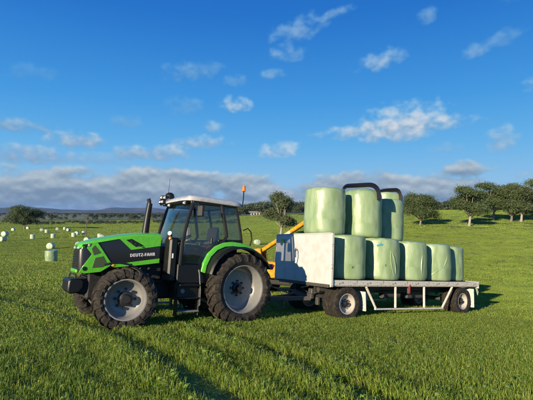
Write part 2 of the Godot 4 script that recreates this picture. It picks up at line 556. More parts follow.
func make_land() -> void:
	var cn := FastNoiseLite.new()
	cn.seed = 5
	cn.frequency = 0.045
	cn.fractal_octaves = 4
	var pn := FastNoiseLite.new()
	pn.seed = 8
	pn.noise_type = FastNoiseLite.TYPE_CELLULAR
	pn.cellular_return_type = FastNoiseLite.RETURN_CELL_VALUE
	pn.frequency = 0.0035
	var angs := []
	var a := -180.0
	while a < 180.0:
		angs.append(deg_to_rad(a))
		a += 0.75 if absf(a + 0.01) < 48.0 else 5.25
	var radii := [0.0]
	var r := 0.6
	while r < 11000.0:
		radii.append(r)
		r *= 1.028 if (r > 10.0 and r < 420.0) else 1.06
	var V := PackedVector3Array()
	var C := PackedColorArray()
	var N := PackedVector3Array()
	var I := PackedInt32Array()
	var na := angs.size()
	for R in radii:
		for A in angs:
			var x: float = sin(A) * R
			var z: float = -cos(A) * R
			V.push_back(g3(x, z))
			C.push_back(land_color(x, z, cn, pn))
			var e: float = maxf(0.2, R * 0.02)
			N.push_back(Vector3(ground(x - e, z) - ground(x + e, z), 2.0 * e, ground(x, z - e) - ground(x, z + e)).normalized())
	for i in radii.size() - 1:
		for k in na:
			var k2 := (k + 1) % na
			var p0 := i * na + k
			var p1 := i * na + k2
			var p2 := (i + 1) * na + k2
			var p3 := (i + 1) * na + k
			if i > 0: I.append_array(PackedInt32Array([p0, p2, p1]))
			I.append_array(PackedInt32Array([p0, p3, p2]))
	var arr := []
	arr.resize(Mesh.ARRAY_MAX)
	arr[Mesh.ARRAY_VERTEX] = V
	arr[Mesh.ARRAY_NORMAL] = N
	arr[Mesh.ARRAY_COLOR] = C
	arr[Mesh.ARRAY_INDEX] = I
	var m := ArrayMesh.new()
	m.add_surface_from_arrays(Mesh.PRIMITIVE_TRIANGLES, arr)
	structure("ground", m, M.land)
	# far ranges of hills all round
	for ring in [[6400.0, 95.0, 3], [8800.0, 175.0, 4]]:
		var hn := FastNoiseLite.new()
		hn.seed = ring[2]
		hn.frequency = 0.00042
		hn.fractal_octaves = 4
		var st := PackedVector3Array()
		var sc := PackedColorArray()
		var si := PackedInt32Array()
		var sn := PackedVector3Array()
		var seg := 540
		var prof := [[-900.0, -0.05], [-500.0, 0.35], [-200.0, 0.8], [0.0, 1.0], [300.0, 0.7], [900.0, -0.1]]
		for k in seg:
			var A := TAU * k / seg
			for pr in prof:
				var R: float = ring[0] + pr[0]
				var x := sin(A) * R
				var z := -cos(A) * R
				var top: float = ring[1] * (0.62 + 0.62 * hn.get_noise_2d(sin(A) * ring[0], -cos(A) * ring[0]))
				var y: float = top * pr[1] + 6.0 * hn.get_noise_2d(x * 6.0, z * 6.0)
				st.push_back(Vector3(x, y, z))
				var t := hn.get_noise_2d(x * 4.0 + 999.0, z * 4.0)
				sc.push_back(Color(0.03, 0.045, 0.03).lerp(Color(0.075, 0.075, 0.04), ss(0.05, 0.3, t)))
				sn.push_back(Vector3(-sin(A) * 0.35 * signf(-pr[0] + 1.0) * -1.0, 1.0, cos(A) * 0.35 * signf(-pr[0] + 1.0)).normalized())
		var np := prof.size()
		for k in seg:
			for j in np - 1:
				var q0 := k * np + j
				var q1 := ((k + 1) % seg) * np + j
				si.append_array(PackedInt32Array([q0, q0 + 1, q1 + 1, q0, q1 + 1, q1]))
		var ar := []
		ar.resize(Mesh.ARRAY_MAX)
		ar[Mesh.ARRAY_VERTEX] = st
		ar[Mesh.ARRAY_NORMAL] = sn
		ar[Mesh.ARRAY_COLOR] = sc
		ar[Mesh.ARRAY_INDEX] = si
		var hm := ArrayMesh.new()
		hm.add_surface_from_arrays(Mesh.PRIMITIVE_TRIANGLES, ar)
		var lm: StandardMaterial3D = mat(Color.WHITE, 0.95)
		lm.vertex_color_use_as_albedo = true
		structure("hills", hm, lm).name = "hills" if ring[2] == 3 else "far_hills"

# ------------------------------------------------------------------ grass
var tracks := []

func track_gap(x: float, z: float) -> float:
	var best := 9.0
	for t in tracks:
		for i in t.size() - 1:
			best = minf(best, (Geometry2D.get_closest_point_to_segment(Vector2(x, z), t[i], t[i + 1]) - Vector2(x, z)).length())
	return best

# one tuft: bent blades, each one plain colour
func tuft(sd: int, blades: int, spread: float, hmin: float, hmax: float, width: float, clover := 0) -> ArrayMesh:
	rng.seed = sd
	var V := PackedVector3Array()
	var C := PackedColorArray()
	var N := PackedVector3Array()
	var cols := [Color(0.185, 0.275, 0.026), Color(0.145, 0.235, 0.022), Color(0.23, 0.31, 0.032), Color(0.118, 0.20, 0.02), Color(0.27, 0.32, 0.05), Color(0.17, 0.255, 0.025)]
	for b in blades:
		var a := rng.randf() * TAU
		var rad := spread * sqrt(rng.randf())
		var p := Vector3(cos(a) * rad, -0.02, sin(a) * rad)
		var hgt := rng.randf_range(hmin, hmax) * (1.15 - 0.35 * rad / spread)
		var lean := Vector3(rng.randf_range(-1, 1), 0, rng.randf_range(-1, 1)) * rng.randf_range(0.1, 0.75) * hgt
		var fa := rng.randf() * TAU
		var side := Vector3(cos(fa), 0, sin(fa)) * width * rng.randf_range(0.6, 1.3)
		var c: Color = cols[rng.randi() % cols.size()]
		if rng.randf() < 0.025: c = Color(0.34, 0.32, 0.12)
		c = c * rng.randf_range(0.8, 1.2)
		var p1 := p + Vector3(lean.x * 0.3, hgt * 0.5, lean.z * 0.3)
		var p2 := p + Vector3(lean.x * 0.65, hgt * 0.82, lean.z * 0.65)
		var p3 := p + lean + Vector3(0, hgt * rng.randf_range(0.86, 1.0), 0)
		var vs := [p - side, p + side, p1 + side * 0.9, p - side, p1 + side * 0.9, p1 - side * 0.9, p1 - side * 0.9, p1 + side * 0.9, p2 + side * 0.6, p1 - side * 0.9, p2 + side * 0.6, p2 - side * 0.6, p2 - side * 0.6, p2 + side * 0.6, p3]
		for i in range(0, 15, 3):
			var n: Vector3 = (vs[i + 2] - vs[i]).cross(vs[i + 1] - vs[i]).normalized()
			for k in 3:
				V.push_back(vs[i + k]); C.push_back(c); N.push_back(n)
	for q in clover:
		var a := rng.randf() * TAU
		var rad := spread * sqrt(rng.randf())
		var hgt := rng.randf_range(hmin * 0.8, hmax * 0.8)
		var top := Vector3(cos(a) * rad, hgt, sin(a) * rad)
		var tilt := Vector3(rng.randf_range(-0.7, 0.7), 1, rng.randf_range(-0.7, 0.7)).normalized()
		var u := tilt.cross(Vector3(cos(a * 3.0), 0.1, sin(a * 3.0))).normalized()
		var w := tilt.cross(u)
		var c := Color(0.19, 0.30, 0.04) * rng.randf_range(0.8, 1.25)
		for l in 3:
			var aa := TAU * l / 3.0 + rng.randf() * 0.4
			var d := u * cos(aa) + w * sin(aa)
			var s := u * -sin(aa) + w * cos(aa)
			var L := rng.randf_range(0.012, 0.021)
			var e := [top, top + d * L * 0.6 + s * L * 0.5, top + d * L, top, top + d * L, top + d * L * 0.6 - s * L * 0.5]
			if (e[2] - e[0]).cross(e[1] - e[0]).dot(tilt) < 0.0: e = [e[0], e[2], e[1], e[3], e[5], e[4]]
			for k in 6:
				V.push_back(e[k]); C.push_back(c); N.push_back(tilt)
	var arr := []
	arr.resize(Mesh.ARRAY_MAX)
	arr[Mesh.ARRAY_VERTEX] = V
	arr[Mesh.ARRAY_COLOR] = C
	arr[Mesh.ARRAY_NORMAL] = N
	var m := ArrayMesh.new()
	m.add_surface_from_arrays(Mesh.PRIMITIVE_TRIANGLES, arr)
	return m

var wheel_spots := []

func scatter(called: String, label: String, meshes: Array, d0: float, d1: float, per_m2: float, smin: float, smax: float, sd: int) -> void:
	rng.seed = sd
	var pn := FastNoiseLite.new()
	pn.seed = 91
	pn.frequency = 0.16
	pn.fractal_octaves = 3
	var bufs := []
	for m in meshes: bufs.append(PackedFloat32Array())
	var half := deg_to_rad(43.0)
	var n := int(half * (d1 * d1 - d0 * d0) * per_m2)
	for i in n:
		var r := sqrt(lerpf(d0 * d0, d1 * d1, rng.randf()))
		var a := rng.randf_range(-half, half)
		var x := sin(a) * r
		var z := -cos(a) * r
		var pick := rng.randi() % meshes.size()
		var s := rng.randf_range(smin, smax)
		var yaw := rng.randf() * TAU
		var cv := rng.randf_range(0.85, 1.15)
		var cr := rng.randf_range(0.9, 1.12)
		var skip := false
		var flat := 1.0
		if r < 20.0:
			var g := track_gap(x, z)
			var gw := 0.24 + 0.03 * sin(x * 5.0) + 0.03 * sin(z * 3.7)
			if g < gw * 0.75: flat = 0.2
			elif g < gw: flat = 0.35
			elif g < gw + 0.35: s *= 1.5
			for w in wheel_spots:
				if absf(x - w.x) < 0.8 and absf(z - w.z) < 0.8:
					var l: Vector3 = w.inv * Vector3(x, ground(x, z), z)
					if absf(l.x) < w.a and absf(l.z) < w.b: skip = true
		if skip: continue
		var pv := pn.get_noise_2d(x, z)
		s *= 1.0 + 0.3 * pv
		cv *= 1.0 + 0.25 * pn.get_noise_2d(x + 300.0, z)
		var cs := cos(yaw) * s
		var sn := sin(yaw) * s
		var y := ground(x, z)
		bufs[pick].append_array(PackedFloat32Array([cs, 0.0, sn, x, 0.0, s * flat, 0.0, y, -sn, 0.0, cs, z, cv * cr, cv, cv * cr, 1.0]))
	for k in meshes.size():
		var mm := MultiMesh.new()
		mm.transform_format = MultiMesh.TRANSFORM_3D
		mm.use_colors = true
		mm.mesh = meshes[k]
		mm.instance_count = bufs[k].size() / 16
		mm.buffer = bufs[k]
		var o := MultiMeshInstance3D.new()
		o.multimesh = mm
		o.material_override = M.grass
		o.name = numbered(called)
		add_child(o, true)
		tag(o, label, "grass")
		o.set_meta("kind", "stuff")

# ------------------------------------------------------------------ trees
func limb(m: MB, a: Vector3, b: Vector3, ra: float, rb: float, bend: float) -> void:
	var mid := (a + b) / 2.0 + Vector3(rng.randf_range(-1, 1), rng.randf_range(-0.3, 0.5), rng.randf_range(-1, 1)) * bend
	m.tube([a, a.lerp(mid, 0.55), mid.lerp(b, 0.45), b], [ra, lerpf(ra, rb, 0.35), lerpf(ra, rb, 0.7), rb], 7)

# lobes: Array of [centre, radii]; leaves as small pointed faces in clumps
func crown_mesh(lobes: Array, clumps: int, per: int, clump_r: float, leaf: float, cols: Array) -> ArrayMesh:
	var V := PackedVector3Array()
	var C := PackedColorArray()
	var N := PackedVector3Array()
	var vols := 0.0
	for l in lobes: vols += pow(l[1].x * l[1].y * l[1].z, 0.6)
	for l in lobes:
		var cnt := int(clumps * pow(l[1].x * l[1].y * l[1].z, 0.6) / vols) + 1
		for k in cnt:
			var d := Vector3(rng.randfn(), rng.randfn(), rng.randfn()).normalized()
			if d.y < -0.55: d.y *= -0.6
			var p: Vector3 = l[0] + d * l[1] * pow(rng.randf(), 0.28) * rng.randf_range(0.85, 1.12)
			var cc: Color = cols[rng.randi() % cols.size()] * rng.randf_range(0.75, 1.25)
			var cr := clump_r * rng.randf_range(0.6, 1.4)
			for j in per:
				var q := p + Vector3(rng.randfn(), rng.randfn() * 0.7, rng.randfn()) * cr * 0.5
				var u := Vector3(rng.randfn(), rng.randfn() * 0.7, rng.randfn()).normalized()
				var w := u.cross(Vector3(rng.randfn(), rng.randfn(), rng.randfn())).normalized()
				var s := leaf * rng.randf_range(0.6, 1.4)
				var e := [q - u * s, q + w * s * 0.55, q + u * s, q - u * s, q + u * s, q - w * s * 0.55]
				var n := u.cross(w)
				if n.dot(q - l[0]) < 0.0: n = -n
				if (e[2] - e[0]).cross(e[1] - e[0]).dot(n) < 0.0: e = [e[0], e[2], e[1], e[3], e[5], e[4]]
				n = (n + (q - l[0]).normalized() * 0.35).normalized()
				for t in 6:
					V.push_back(e[t]); C.push_back(cc); N.push_back(n)
	var arr := []
	arr.resize(Mesh.ARRAY_MAX)
	arr[Mesh.ARRAY_VERTEX] = V
	arr[Mesh.ARRAY_COLOR] = C
	arr[Mesh.ARRAY_NORMAL] = N
	var m := ArrayMesh.new()
	m.add_surface_from_arrays(Mesh.PRIMITIVE_TRIANGLES, arr)
	return m

const OLIVE := [Color(0.078, 0.115, 0.032), Color(0.062, 0.095, 0.026), Color(0.10, 0.132, 0.040), Color(0.05, 0.08, 0.022)]
const DARK := [Color(0.06, 0.082, 0.034), Color(0.05, 0.07, 0.028), Color(0.075, 0.096, 0.04)]
const GUM := [Color(0.09, 0.12, 0.044), Color(0.074, 0.10, 0.036), Color(0.11, 0.135, 0.052)]

# a dense dome, a gum with flat tiers, or a sparse upright gum
func tree(called: String, label: String, kind: String, p: Vector2, hgt: float, wid: float, sd: int, group := "") -> Node3D:
	rng.seed = sd
	var t := thing(called, label, "tree", upright(p.x, p.y, 0.0, -0.1), group)
	var tm := MB.new()
	var lobes := []
	var hw := wid / 2.0
	var th := hgt * (0.17 if kind == "dome" else 0.22)
	var tr := hgt * 0.026
	tm.tube([Vector3.ZERO, Vector3(0, th * 0.5, 0.05 * hw), Vector3(0.05 * hw, th, 0)], [tr * 1.5, tr * 1.05, tr * 0.95], 9)
	var top := Vector3(0.05 * hw, th, 0)
	var n := 13 if kind == "dome" else 10
	for k in n:
		var a := TAU * (k + rng.randf() * 0.6) / n * 1.62
		var f := (k + 0.5) / n
		var c: Vector3
		var rad: Vector3
		if kind == "dome":
			var rr := hw * 0.68 * sqrt(1.0 - pow(maxf(f * 1.08 - 0.25, 0.0), 2.0) * 0.95)
			c = Vector3(cos(a) * rr, lerpf(hgt * 0.27, hgt * 0.82, f), sin(a) * rr)
			rad = Vector3(hw * 0.42, hgt * 0.18, hw * 0.42) * rng.randf_range(0.85, 1.15)
		elif kind == "tiers":
			var rr := hw * rng.randf_range(0.3, 0.75) * (1.0 if f < 0.7 else 0.7)
			c = Vector3(cos(a) * rr, lerpf(hgt * 0.34, hgt * 0.93, f), sin(a) * rr)
			rad = Vector3(hw * 0.40, hgt * (0.15 if f < 0.7 else 0.06), hw * 0.40) * rng.randf_range(0.8, 1.2)
		else:
			var rr := hw * rng.randf_range(0.25, 0.75) * (1.15 - 0.5 * f)
			c = Vector3(cos(a) * rr, lerpf(hgt * 0.27, hgt * 0.95, f), sin(a) * rr)
			rad = Vector3(hw * 0.32, hgt * 0.095, hw * 0.36) * rng.randf_range(0.8, 1.2)
		lobes.append([c, rad])
		limb(tm, top.lerp(Vector3(0, th * 0.7, 0), rng.randf() * 0.5), c, tr * 0.55, tr * 0.12, hw * 0.12)
	if kind == "dome":
		lobes.append([Vector3(0, hgt * 0.6, 0), Vector3(hw * 0.75, hgt * 0.34, hw * 0.75)])
	part("trunk", tm, M.bark if kind == "dome" else M.pale_bark, t)
	var big := hgt / 11.0
	var cm := crown_mesh(lobes, 900 if kind == "dome" else 680, 34, 0.95 * big, 0.165 * big, OLIVE if kind == "dome" else (GUM if kind == "gum" else OLIVE))
	part("crown", cm, M.leaf, t)
	return t

# a far wood that reads as one mass: many rough crowns along a line
func far_wood(called: String, label: String, spots: Array, hmin: float, hmax: float, sd: int) -> void:
	rng.seed = sd
	var lobes := []
	for k in 5:
		lobes.append([Vector3(rng.randf_range(-0.25, 0.25), rng.randf_range(0.4, 0.75), rng.randf_range(-0.25, 0.25)), Vector3(0.32, 0.22, 0.32)])
	lobes.append([Vector3(0, 0.3, 0), Vector3(0.4, 0.28, 0.4)])
	var m := crown_mesh(lobes, 60, 12, 0.16, 0.05, DARK)
	var buf := PackedFloat32Array()
	for s in spots:
		var hgt := rng.randf_range(hmin, hmax)
		var wd := hgt * rng.randf_range(0.8, 1.5)
		var ya := rng.randf() * TAU
		var c := rng.randf_range(0.8, 1.25)
		buf.append_array(PackedFloat32Array([cos(ya) * wd, 0, sin(ya) * wd, s.x, 0, hgt, 0, ground(s.x, -s.y) - 0.02 * hgt, -sin(ya) * wd, 0, cos(ya) * wd, -s.y, c, c, c, 1.0]))
	var mm := MultiMesh.new()
	mm.transform_format = MultiMesh.TRANSFORM_3D
	mm.use_colors = true
	mm.mesh = m
	mm.instance_count = buf.size() / 16
	mm.buffer = buf
	var o := MultiMeshInstance3D.new()
	o.multimesh = mm
	o.material_override = M.leaf
	o.name = numbered(called)
	add_child(o, true)
	tag(o, label, "trees")
	o.set_meta("kind", "stuff")

# ------------------------------------------------------------------ wheels
func tractor_tyre(Rc: float, rim: float, w: float, lugs: int, lug_h: float) -> MB:
	var m := MB.new()
	var pr := [Vector2(rim - 0.006, -w * 0.36), Vector2(rim + 0.015, -w * 0.44), Vector2(rim + 0.07, -w * 0.495), Vector2(lerpf(rim, Rc, 0.36), -w * 0.505), Vector2(lerpf(rim, Rc, 0.39), -w * 0.518), Vector2(lerpf(rim, Rc, 0.43), -w * 0.508), Vector2(lerpf(rim, Rc, 0.55), -w * 0.51), Vector2(Rc - 0.10, -w * 0.49), Vector2(Rc - 0.04, -w * 0.455), Vector2(Rc - 0.008, -w * 0.36), Vector2(Rc, -w * 0.18)]
	var prof := pr.duplicate()
	for i in range(pr.size() - 1, -1, -1): prof.append(Vector2(pr[i].x, -pr[i].y))
	m.lathe(prof, Vector3.ZERO, Vector3.BACK, 64, true)
	var st := [[-0.025, Rc - 0.004, 1.0, 0.0], [w * 0.22, Rc - 0.004, 1.0, 0.0], [w * 0.44, Rc - 0.045, 1.0, 0.35], [w * 0.498, Rc - 0.11, 0.55, 0.9], [w * 0.502, Rc - 0.17, 0.1, 1.0]]
	for s in [-1.0, 1.0]:
		for k in lugs:
			var a0: float = TAU * (k + (0.25 if s > 0 else 0.75)) / lugs
			var rings := []
			for q in st:
				var ang: float = a0 + 0.30 * (q[0] / (w * 0.5)) * (0.86 / (Rc + 0.03))
				var hw: float = 0.036 / Rc
				var up: float = lug_h * q[2]
				var out: float = 0.018 * q[3]
				var ring := PackedVector3Array()
				for e in [[-hw * 1.25, 0.0], [hw * 1.25, 0.0], [hw * 0.8, 1.0], [-hw * 0.8, 1.0]]:
					var rr: float = q[1] + (up if e[1] > 0.0 else -0.02)
					var t: float = q[0] + (out if e[1] > 0.0 else -0.01 * q[3])
					ring.push_back(Vector3(sin(ang + e[0]) * rr, cos(ang + e[0]) * rr, t * s))
				rings.append(ring)
			m.loft(rings)
	return m

func dished_rim(rim: float, w: float, td: float) -> MB:
	var m := MB.new()
	m.lathe([Vector2(0, td + 0.015), Vector2(0.15, td + 0.015), Vector2(rim * 0.5, td), Vector2(rim - 0.12, td + 0.012), Vector2(rim - 0.075, td + 0.05), Vector2(rim - 0.055, td + 0.10), Vector2(rim - 0.045, w * 0.30), Vector2(rim - 0.022, w * 0.37), Vector2(rim - 0.012, w * 0.445), Vector2(rim + 0.014, w * 0.45), Vector2(rim + 0.016, w * 0.40), Vector2(rim - 0.03, w * 0.34), Vector2(rim - 0.03, -w * 0.4), Vector2(rim - 0.06, -w * 0.4), Vector2(rim - 0.09, td - 0.02), Vector2(0, td - 0.03)], Vector3.ZERO, Vector3.BACK, 56)
	return m

func hub_piece(r: float, td: float, len: float, bolts: int) -> MB:
	var m := MB.new()
	m.lathe([Vector2(0, td + len), Vector2(r * 0.5, td + len), Vector2(r * 0.58, td + len - 0.015), Vector2(r * 0.62, td + len * 0.45), Vector2(r * 0.95, td + len * 0.35), Vector2(r, td + 0.03), Vector2(r, td - 0.02), Vector2(0, td - 0.02)], Vector3.ZERO, Vector3.BACK, 24)
	for k in bolts:
		var a := TAU * k / bolts
		var p := Vector3(cos(a) * r * 1.28, sin(a) * r * 1.28, td)
		m.tube([p, p + Vector3(0, 0, 0.055)], r * 0.2, 6)
	return m

func wheel(called: String, parent: Node3D, at: Vector3, turn: float, tyre: Mesh, rim: Mesh, hub: Mesh, rim_mat: Material) -> Node3D:
	var n := Node3D.new()
	n.name = called
	parent.add_child(n, true)
	n.position = at
	n.rotation.y = turn
	part("tyre", tyre, M.tyre, n)
	part("rim", rim, rim_mat, n)
	part("hub", hub, M.hub, n)
	return n

# ------------------------------------------------------------------ tractor; x runs to the back, z to the driver's left
func hood_z(p: Vector2) -> float:
	return 0.43 + (p.x + 1.93) * 0.037

func hood_panel(called: String, poly: Array, mt: Material, parent: Node, proud := 0.008) -> void:
	for s in [1.0, -1.0]:
		var m := MB.new()
		m.prism(poly, func(p: Vector2) -> float: return s * (hood_z(p) - 0.015), func(p: Vector2) -> float: return s * (hood_z(p) + proud), 0.004)
		part(called, m, mt, parent)

func arc_sheet(m: MB, c: Vector2, stations: Array, cross: Callable) -> void:
	var rings := []
	for s in stations:
		var a := deg_to_rad(s[0])
		var ring := PackedVector3Array()
		for q in cross.call(s[1]): # [radius, z]
			ring.push_back(Vector3(c.x + cos(a) * q[0], c.y + sin(a) * q[0], q[1]))
		rings.append(ring)
	m.loft(rings)

func make_tractor() -> void:
	var xf := on_slope(-1.25, 10.8, 36.0, -0.02)
	var t := thing("tractor", "bright green tractor with black cab frame and white roof, hitched to the bale trailer", "tractor", xf)
	var rear_y := 0.87
	var front_y := 0.66
	var wb := -2.75
	var steer := deg_to_rad(-13.0)
	# wheels
	var rt := tractor_tyre(0.835, 0.56, 0.54, 22, 0.05).mesh(38)
	var rr := dished_rim(0.56, 0.54, -0.10).mesh(35)
	var rh := hub_piece(0.135, -0.10, 0.18, 8).mesh(35)
	var ft := tractor_tyre(0.615, 0.405, 0.44, 19, 0.045).mesh(38)
	var fr := dished_rim(0.405, 0.44, -0.06).mesh(35)
	var fh := hub_piece(0.155, -0.06, 0.20, 8).mesh(35)
	for s in [1.0, -1.0]:
		wheel("rear_wheel", t, Vector3(0, rear_y, 0.88 * s), 0.0 if s > 0 else PI, rt, rr, rh, M.rim)
		wheel("front_wheel", t, Vector3(wb, front_y, 0.86 * s), steer + (0.0 if s > 0 else PI), ft, fr, fh, M.rim)
	# frame, engine, axles
	var ch := MB.new()
	ch.box(Vector3(-2.35, 0.86, 0), Vector3(2.1, 0.56, 0.52), 0.05)
	ch.box(Vector3(-0.5, 0.88, 0), Vector3(1.8, 0.62, 0.56), 0.06)
	ch.box(Vector3(-2.45, 1.22, 0), Vector3(1.35, 0.44, 0.58), 0.04)
	for k in 5:
		ch.tube([Vector3(-2.9 + k * 0.2, 1.05, 0.27), Vector3(-2.9 + k * 0.2, 1.3, 0.33)], 0.035, 7)
	ch.tube([Vector3(-3.1, 0.95, 0.28), Vector3(-2.5, 0.9, 0.34), Vector3(-1.7, 1.0, 0.36)], 0.03, 7)
	part("chassis", ch, M.chassis, t)
	var fa := MB.new()
	fa.bar(Vector3(wb, 0.66, -0.68), Vector3(wb, 0.66, 0.68), 0.2, 0.2, 0.03)
	for s in [-1.0, 1.0]:
		fa.tube([Vector3(wb, 0.4, 0.62 * s), Vector3(wb, 0.95, 0.58 * s)], 0.085, 10)
		fa.tube([Vector3(wb + 0.25, 0.62, 0.1 * s), Vector3(wb + 0.22, 0.62, 0.6 * s)], 0.025, 8)
	part("front_axle", fa, M.chassis, t)
	var ra := MB.new()
	ra.lathe([Vector2(0, -0.72), Vector2(0.2, -0.72), Vector2(0.2, -0.5), Vector2(0.15, -0.4), Vector2(0.17, 0.4), Vector2(0.2, 0.5), Vector2(0.2, 0.72), Vector2(0, 0.72)], Vector3(0, rear_y, 0), Vector3.BACK, 18)
	part("rear_axle", ra, M.chassis, t)
	# front weight
	var fw := MB.new()
	fw.prism([Vector2(-3.76, 0.97), Vector2(-3.71, 1.02), Vector2(-3.52, 1.02), Vector2(-3.46, 0.97), Vector2(-3.46, 0.84), Vector2(-3.54, 0.74), Vector2(-3.70, 0.71), Vector2(-3.76, 0.77)], -0.38, 0.30, 0.025)
	var fwo := part("front_weight", fw, M.black, t)
	var fb := MB.new()
	fb.box(Vector3(-3.36, 0.86, 0), Vector3(0.36, 0.34, 0.46), 0.03)
	fb.tube([Vector3(-3.64, 1.03, 0.3), Vector3(-3.64, 1.11, 0.3), Vector3(-3.64, 1.11, -0.3), Vector3(-3.64, 1.03, -0.3)], 0.018, 7)
	part("bracket", fb, M.chassis, fwo)
	# hood
	var st := [[-3.62, 1.725, 1.18], [-3.56, 1.765, 1.16], [-3.45, 1.805, 1.155], [-3.28, 1.86, 1.17], [-2.85, 1.965, 1.27], [-2.5, 2.03, 1.33], [-2.2, 2.06, 1.365], [-1.92, 2.075, 1.40]]
	var rings := []
	for q in st:
		var w := hood_z(Vector2(q[0], 0)) - (0.10 if q[0] < -3.6 else (0.035 if q[0] < -3.5 else 0.0))
		var top: float = q[1]
		var lo: float = q[2]
		rings.append(PackedVector3Array([Vector3(q[0], lo, -w + 0.03), Vector3(q[0], lo + 0.04, -w), Vector3(q[0], top - 0.11, -w + 0.006), Vector3(q[0], top - 0.04, -w + 0.04), Vector3(q[0], top, -w + 0.13), Vector3(q[0], top + 0.02, 0), Vector3(q[0], top, w - 0.13), Vector3(q[0], top - 0.04, w - 0.04), Vector3(q[0], top - 0.11, w - 0.006), Vector3(q[0], lo + 0.04, w), Vector3(q[0], lo, w - 0.03)]))
	var hc := MB.new()
	hc.loft(rings)
	var hood := part("hood", hc, M.gloss_black, t)
	hood.set_meta("label", "green and black sloping tractor hood")
	rings = []
	for q in st:
		var w := hood_z(Vector2(q[0], 0)) - (0.10 if q[0] < -3.6 else (0.035 if q[0] < -3.5 else 0.0)) + 0.008
		var top: float = q[1] + 0.008
		var dn := 0.075 if q[0] < -2.6 else 0.10
		var ring := PackedVector3Array()
		var out := [[-w + 0.012, top - dn], [-w + 0.045, top - 0.036], [-w + 0.13, top], [0.0, top + 0.022], [w - 0.13, top], [w - 0.045, top - 0.036], [w - 0.012, top - dn]]
		for e in out: ring.push_back(Vector3(q[0] - 0.006, e[1], e[0]))
		for k in range(out.size() - 1, -1, -1): ring.push_back(Vector3(q[0] - 0.006, out[k][1] - 0.02, out[k][0] * 0.95))
		rings.append(ring)
	var tp := MB.new()
	tp.loft(rings)
	part("top_panel", tp, M.green, hood)
	hood_panel("side_panel", [Vector2(-2.86, 1.915), Vector2(-2.53, 1.985), Vector2(-1.915, 2.025), Vector2(-1.915, 1.79), Vector2(-2.574, 1.671)], M.green, hood, 0.016)
	hood_panel("vent", [Vector2(-2.71, 1.885), Vector2(-2.585, 1.915), Vector2(-2.30, 1.778), Vector2(-2.48, 1.74)], M.black, hood, 0.02)
	for k in 4:
		var lx := -2.62 + k * 0.085
		hood_panel("louvre", [Vector2(lx, 1.868 - k * 0.038), Vector2(lx + 0.05, 1.878 - k * 0.038), Vector2(lx + 0.08, 1.80 - k * 0.022), Vector2(lx + 0.03, 1.80 - k * 0.022)], M.chassis, hood, 0.026)
	hood_panel("lower_panel", [Vector2(-2.96, 1.33), Vector2(-2.74, 1.372), Vector2(-1.915, 1.508), Vector2(-1.915, 1.405), Vector2(-2.4, 1.335), Vector2(-2.9, 1.275)], M.green, hood, 0.014)
	hood_panel("nose_panel", [Vector2(-3.47, 1.76), Vector2(-3.30, 1.80), Vector2(-2.97, 1.36), Vector2(-3.0, 1.30), Vector2(-3.18, 1.175), Vector2(-3.5, 1.135), Vector2(-3.605, 1.17), Vector2(-3.385, 1.54), Vector2(-3.49, 1.66)], M.green, hood, 0.018)
	hood_panel("mesh_screen", [Vector2(-3.405, 1.655), Vector2(-3.345, 1.735), Vector2(-3.20, 1.575), Vector2(-3.345, 1.515)], M.mesh_grey, hood, 0.022)
	hood_panel("mesh_screen", [Vector2(-3.315, 1.465), Vector2(-3.15, 1.51), Vector2(-3.055, 1.35), Vector2(-3.14, 1.275), Vector2(-3.36, 1.25)], M.mesh_grey, hood, 0.022)
	hood_panel("service_tag", [Vector2(-2.975, 1.31), Vector2(-2.93, 1.36), Vector2(-2.895, 1.335), Vector2(-2.93, 1.29)], M.yellow_tag, hood, 0.024)
	hood_panel("lamp_band", [Vector2(-3.60, 1.70), Vector2(-3.575, 1.735), Vector2(-3.41, 1.765), Vector2(-3.43, 1.695)], M.gloss_black, hood, 0.022)
	hood_panel("headlight", [Vector2(-3.485, 1.705), Vector2(-3.48, 1.745), Vector2(-3.435, 1.75), Vector2(-3.445, 1.705)], M.lamp, hood, 0.027)
	for s in [1.0, -1.0]:
		var fl := MB.new()
		fl.lathe([Vector2(0, -0.02), Vector2(0.045, -0.02), Vector2(0.045, 0.012), Vector2(0.035, 0.016), Vector2(0, 0.008)], Vector3(-3.5, 1.235, s * (hood_z(Vector2(-3.5, 0)) + 0.014)), Vector3.BACK * s, 16)
		part("fog_light", fl, M.gloss_black, hood)
		var hl := MB.new()
		hl.box(Vector3(-3.625, 1.66, 0.16 * s), Vector3(0.03, 0.05, 0.12), 0.01)
		part("headlight", hl, M.lamp, hood)
	var gr := MB.new()
	for k in 7: gr.box(Vector3(-3.628, 1.27 + k * 0.05, 0), Vector3(0.02, 0.02, 0.46), 0.004)
	part("grille", gr, M.black, hood)
	var cn := MB.new()
	cn.box(Vector3(-3.615, 1.175, 0), Vector3(0.06, 0.075, 0.54), 0.02)
	part("chin", cn, M.green, hood)
	for s in [1.0, -1.0]:
		var tm := TextMesh.new()
		tm.text = "DEUTZ-FAHR"
		var sf := SystemFont.new()
		sf.font_names = PackedStringArray(["Droid Sans"])
		sf.font_weight = 700
		tm.font = sf
		tm.font_size = 64
		tm.pixel_size = 0.0015
		tm.depth = 0.006
		var lo := part("lettering", tm, M.white_print, hood)
		lo.position = Vector3(-2.31, 1.575, s * (hood_z(Vector2(-2.31, 0)) + 0.004))
		lo.rotation = Vector3(0, (0.0 if s > 0 else PI) - 0.037 * s, deg_to_rad(5.5) * s)
	# exhaust
	var ex := MB.new()
	ex.tube([Vector3(-1.98, 1.9, -0.5), Vector3(-1.97, 2.2, -0.5), Vector3(-1.95, 2.55, -0.5), Vector3(-1.925, 2.86, -0.5)], [0.085, 0.085, 0.075, 0.07], 14)
	var exo := part("exhaust", ex, M.black, t)
	var ep := MB.new()
	ep.tube([Vector3(-1.93, 2.80, -0.5), Vector3(-1.945, 2.92, -0.5), Vector3(-1.975, 2.97, -0.5)], [0.05, 0.05, 0.05], 12)
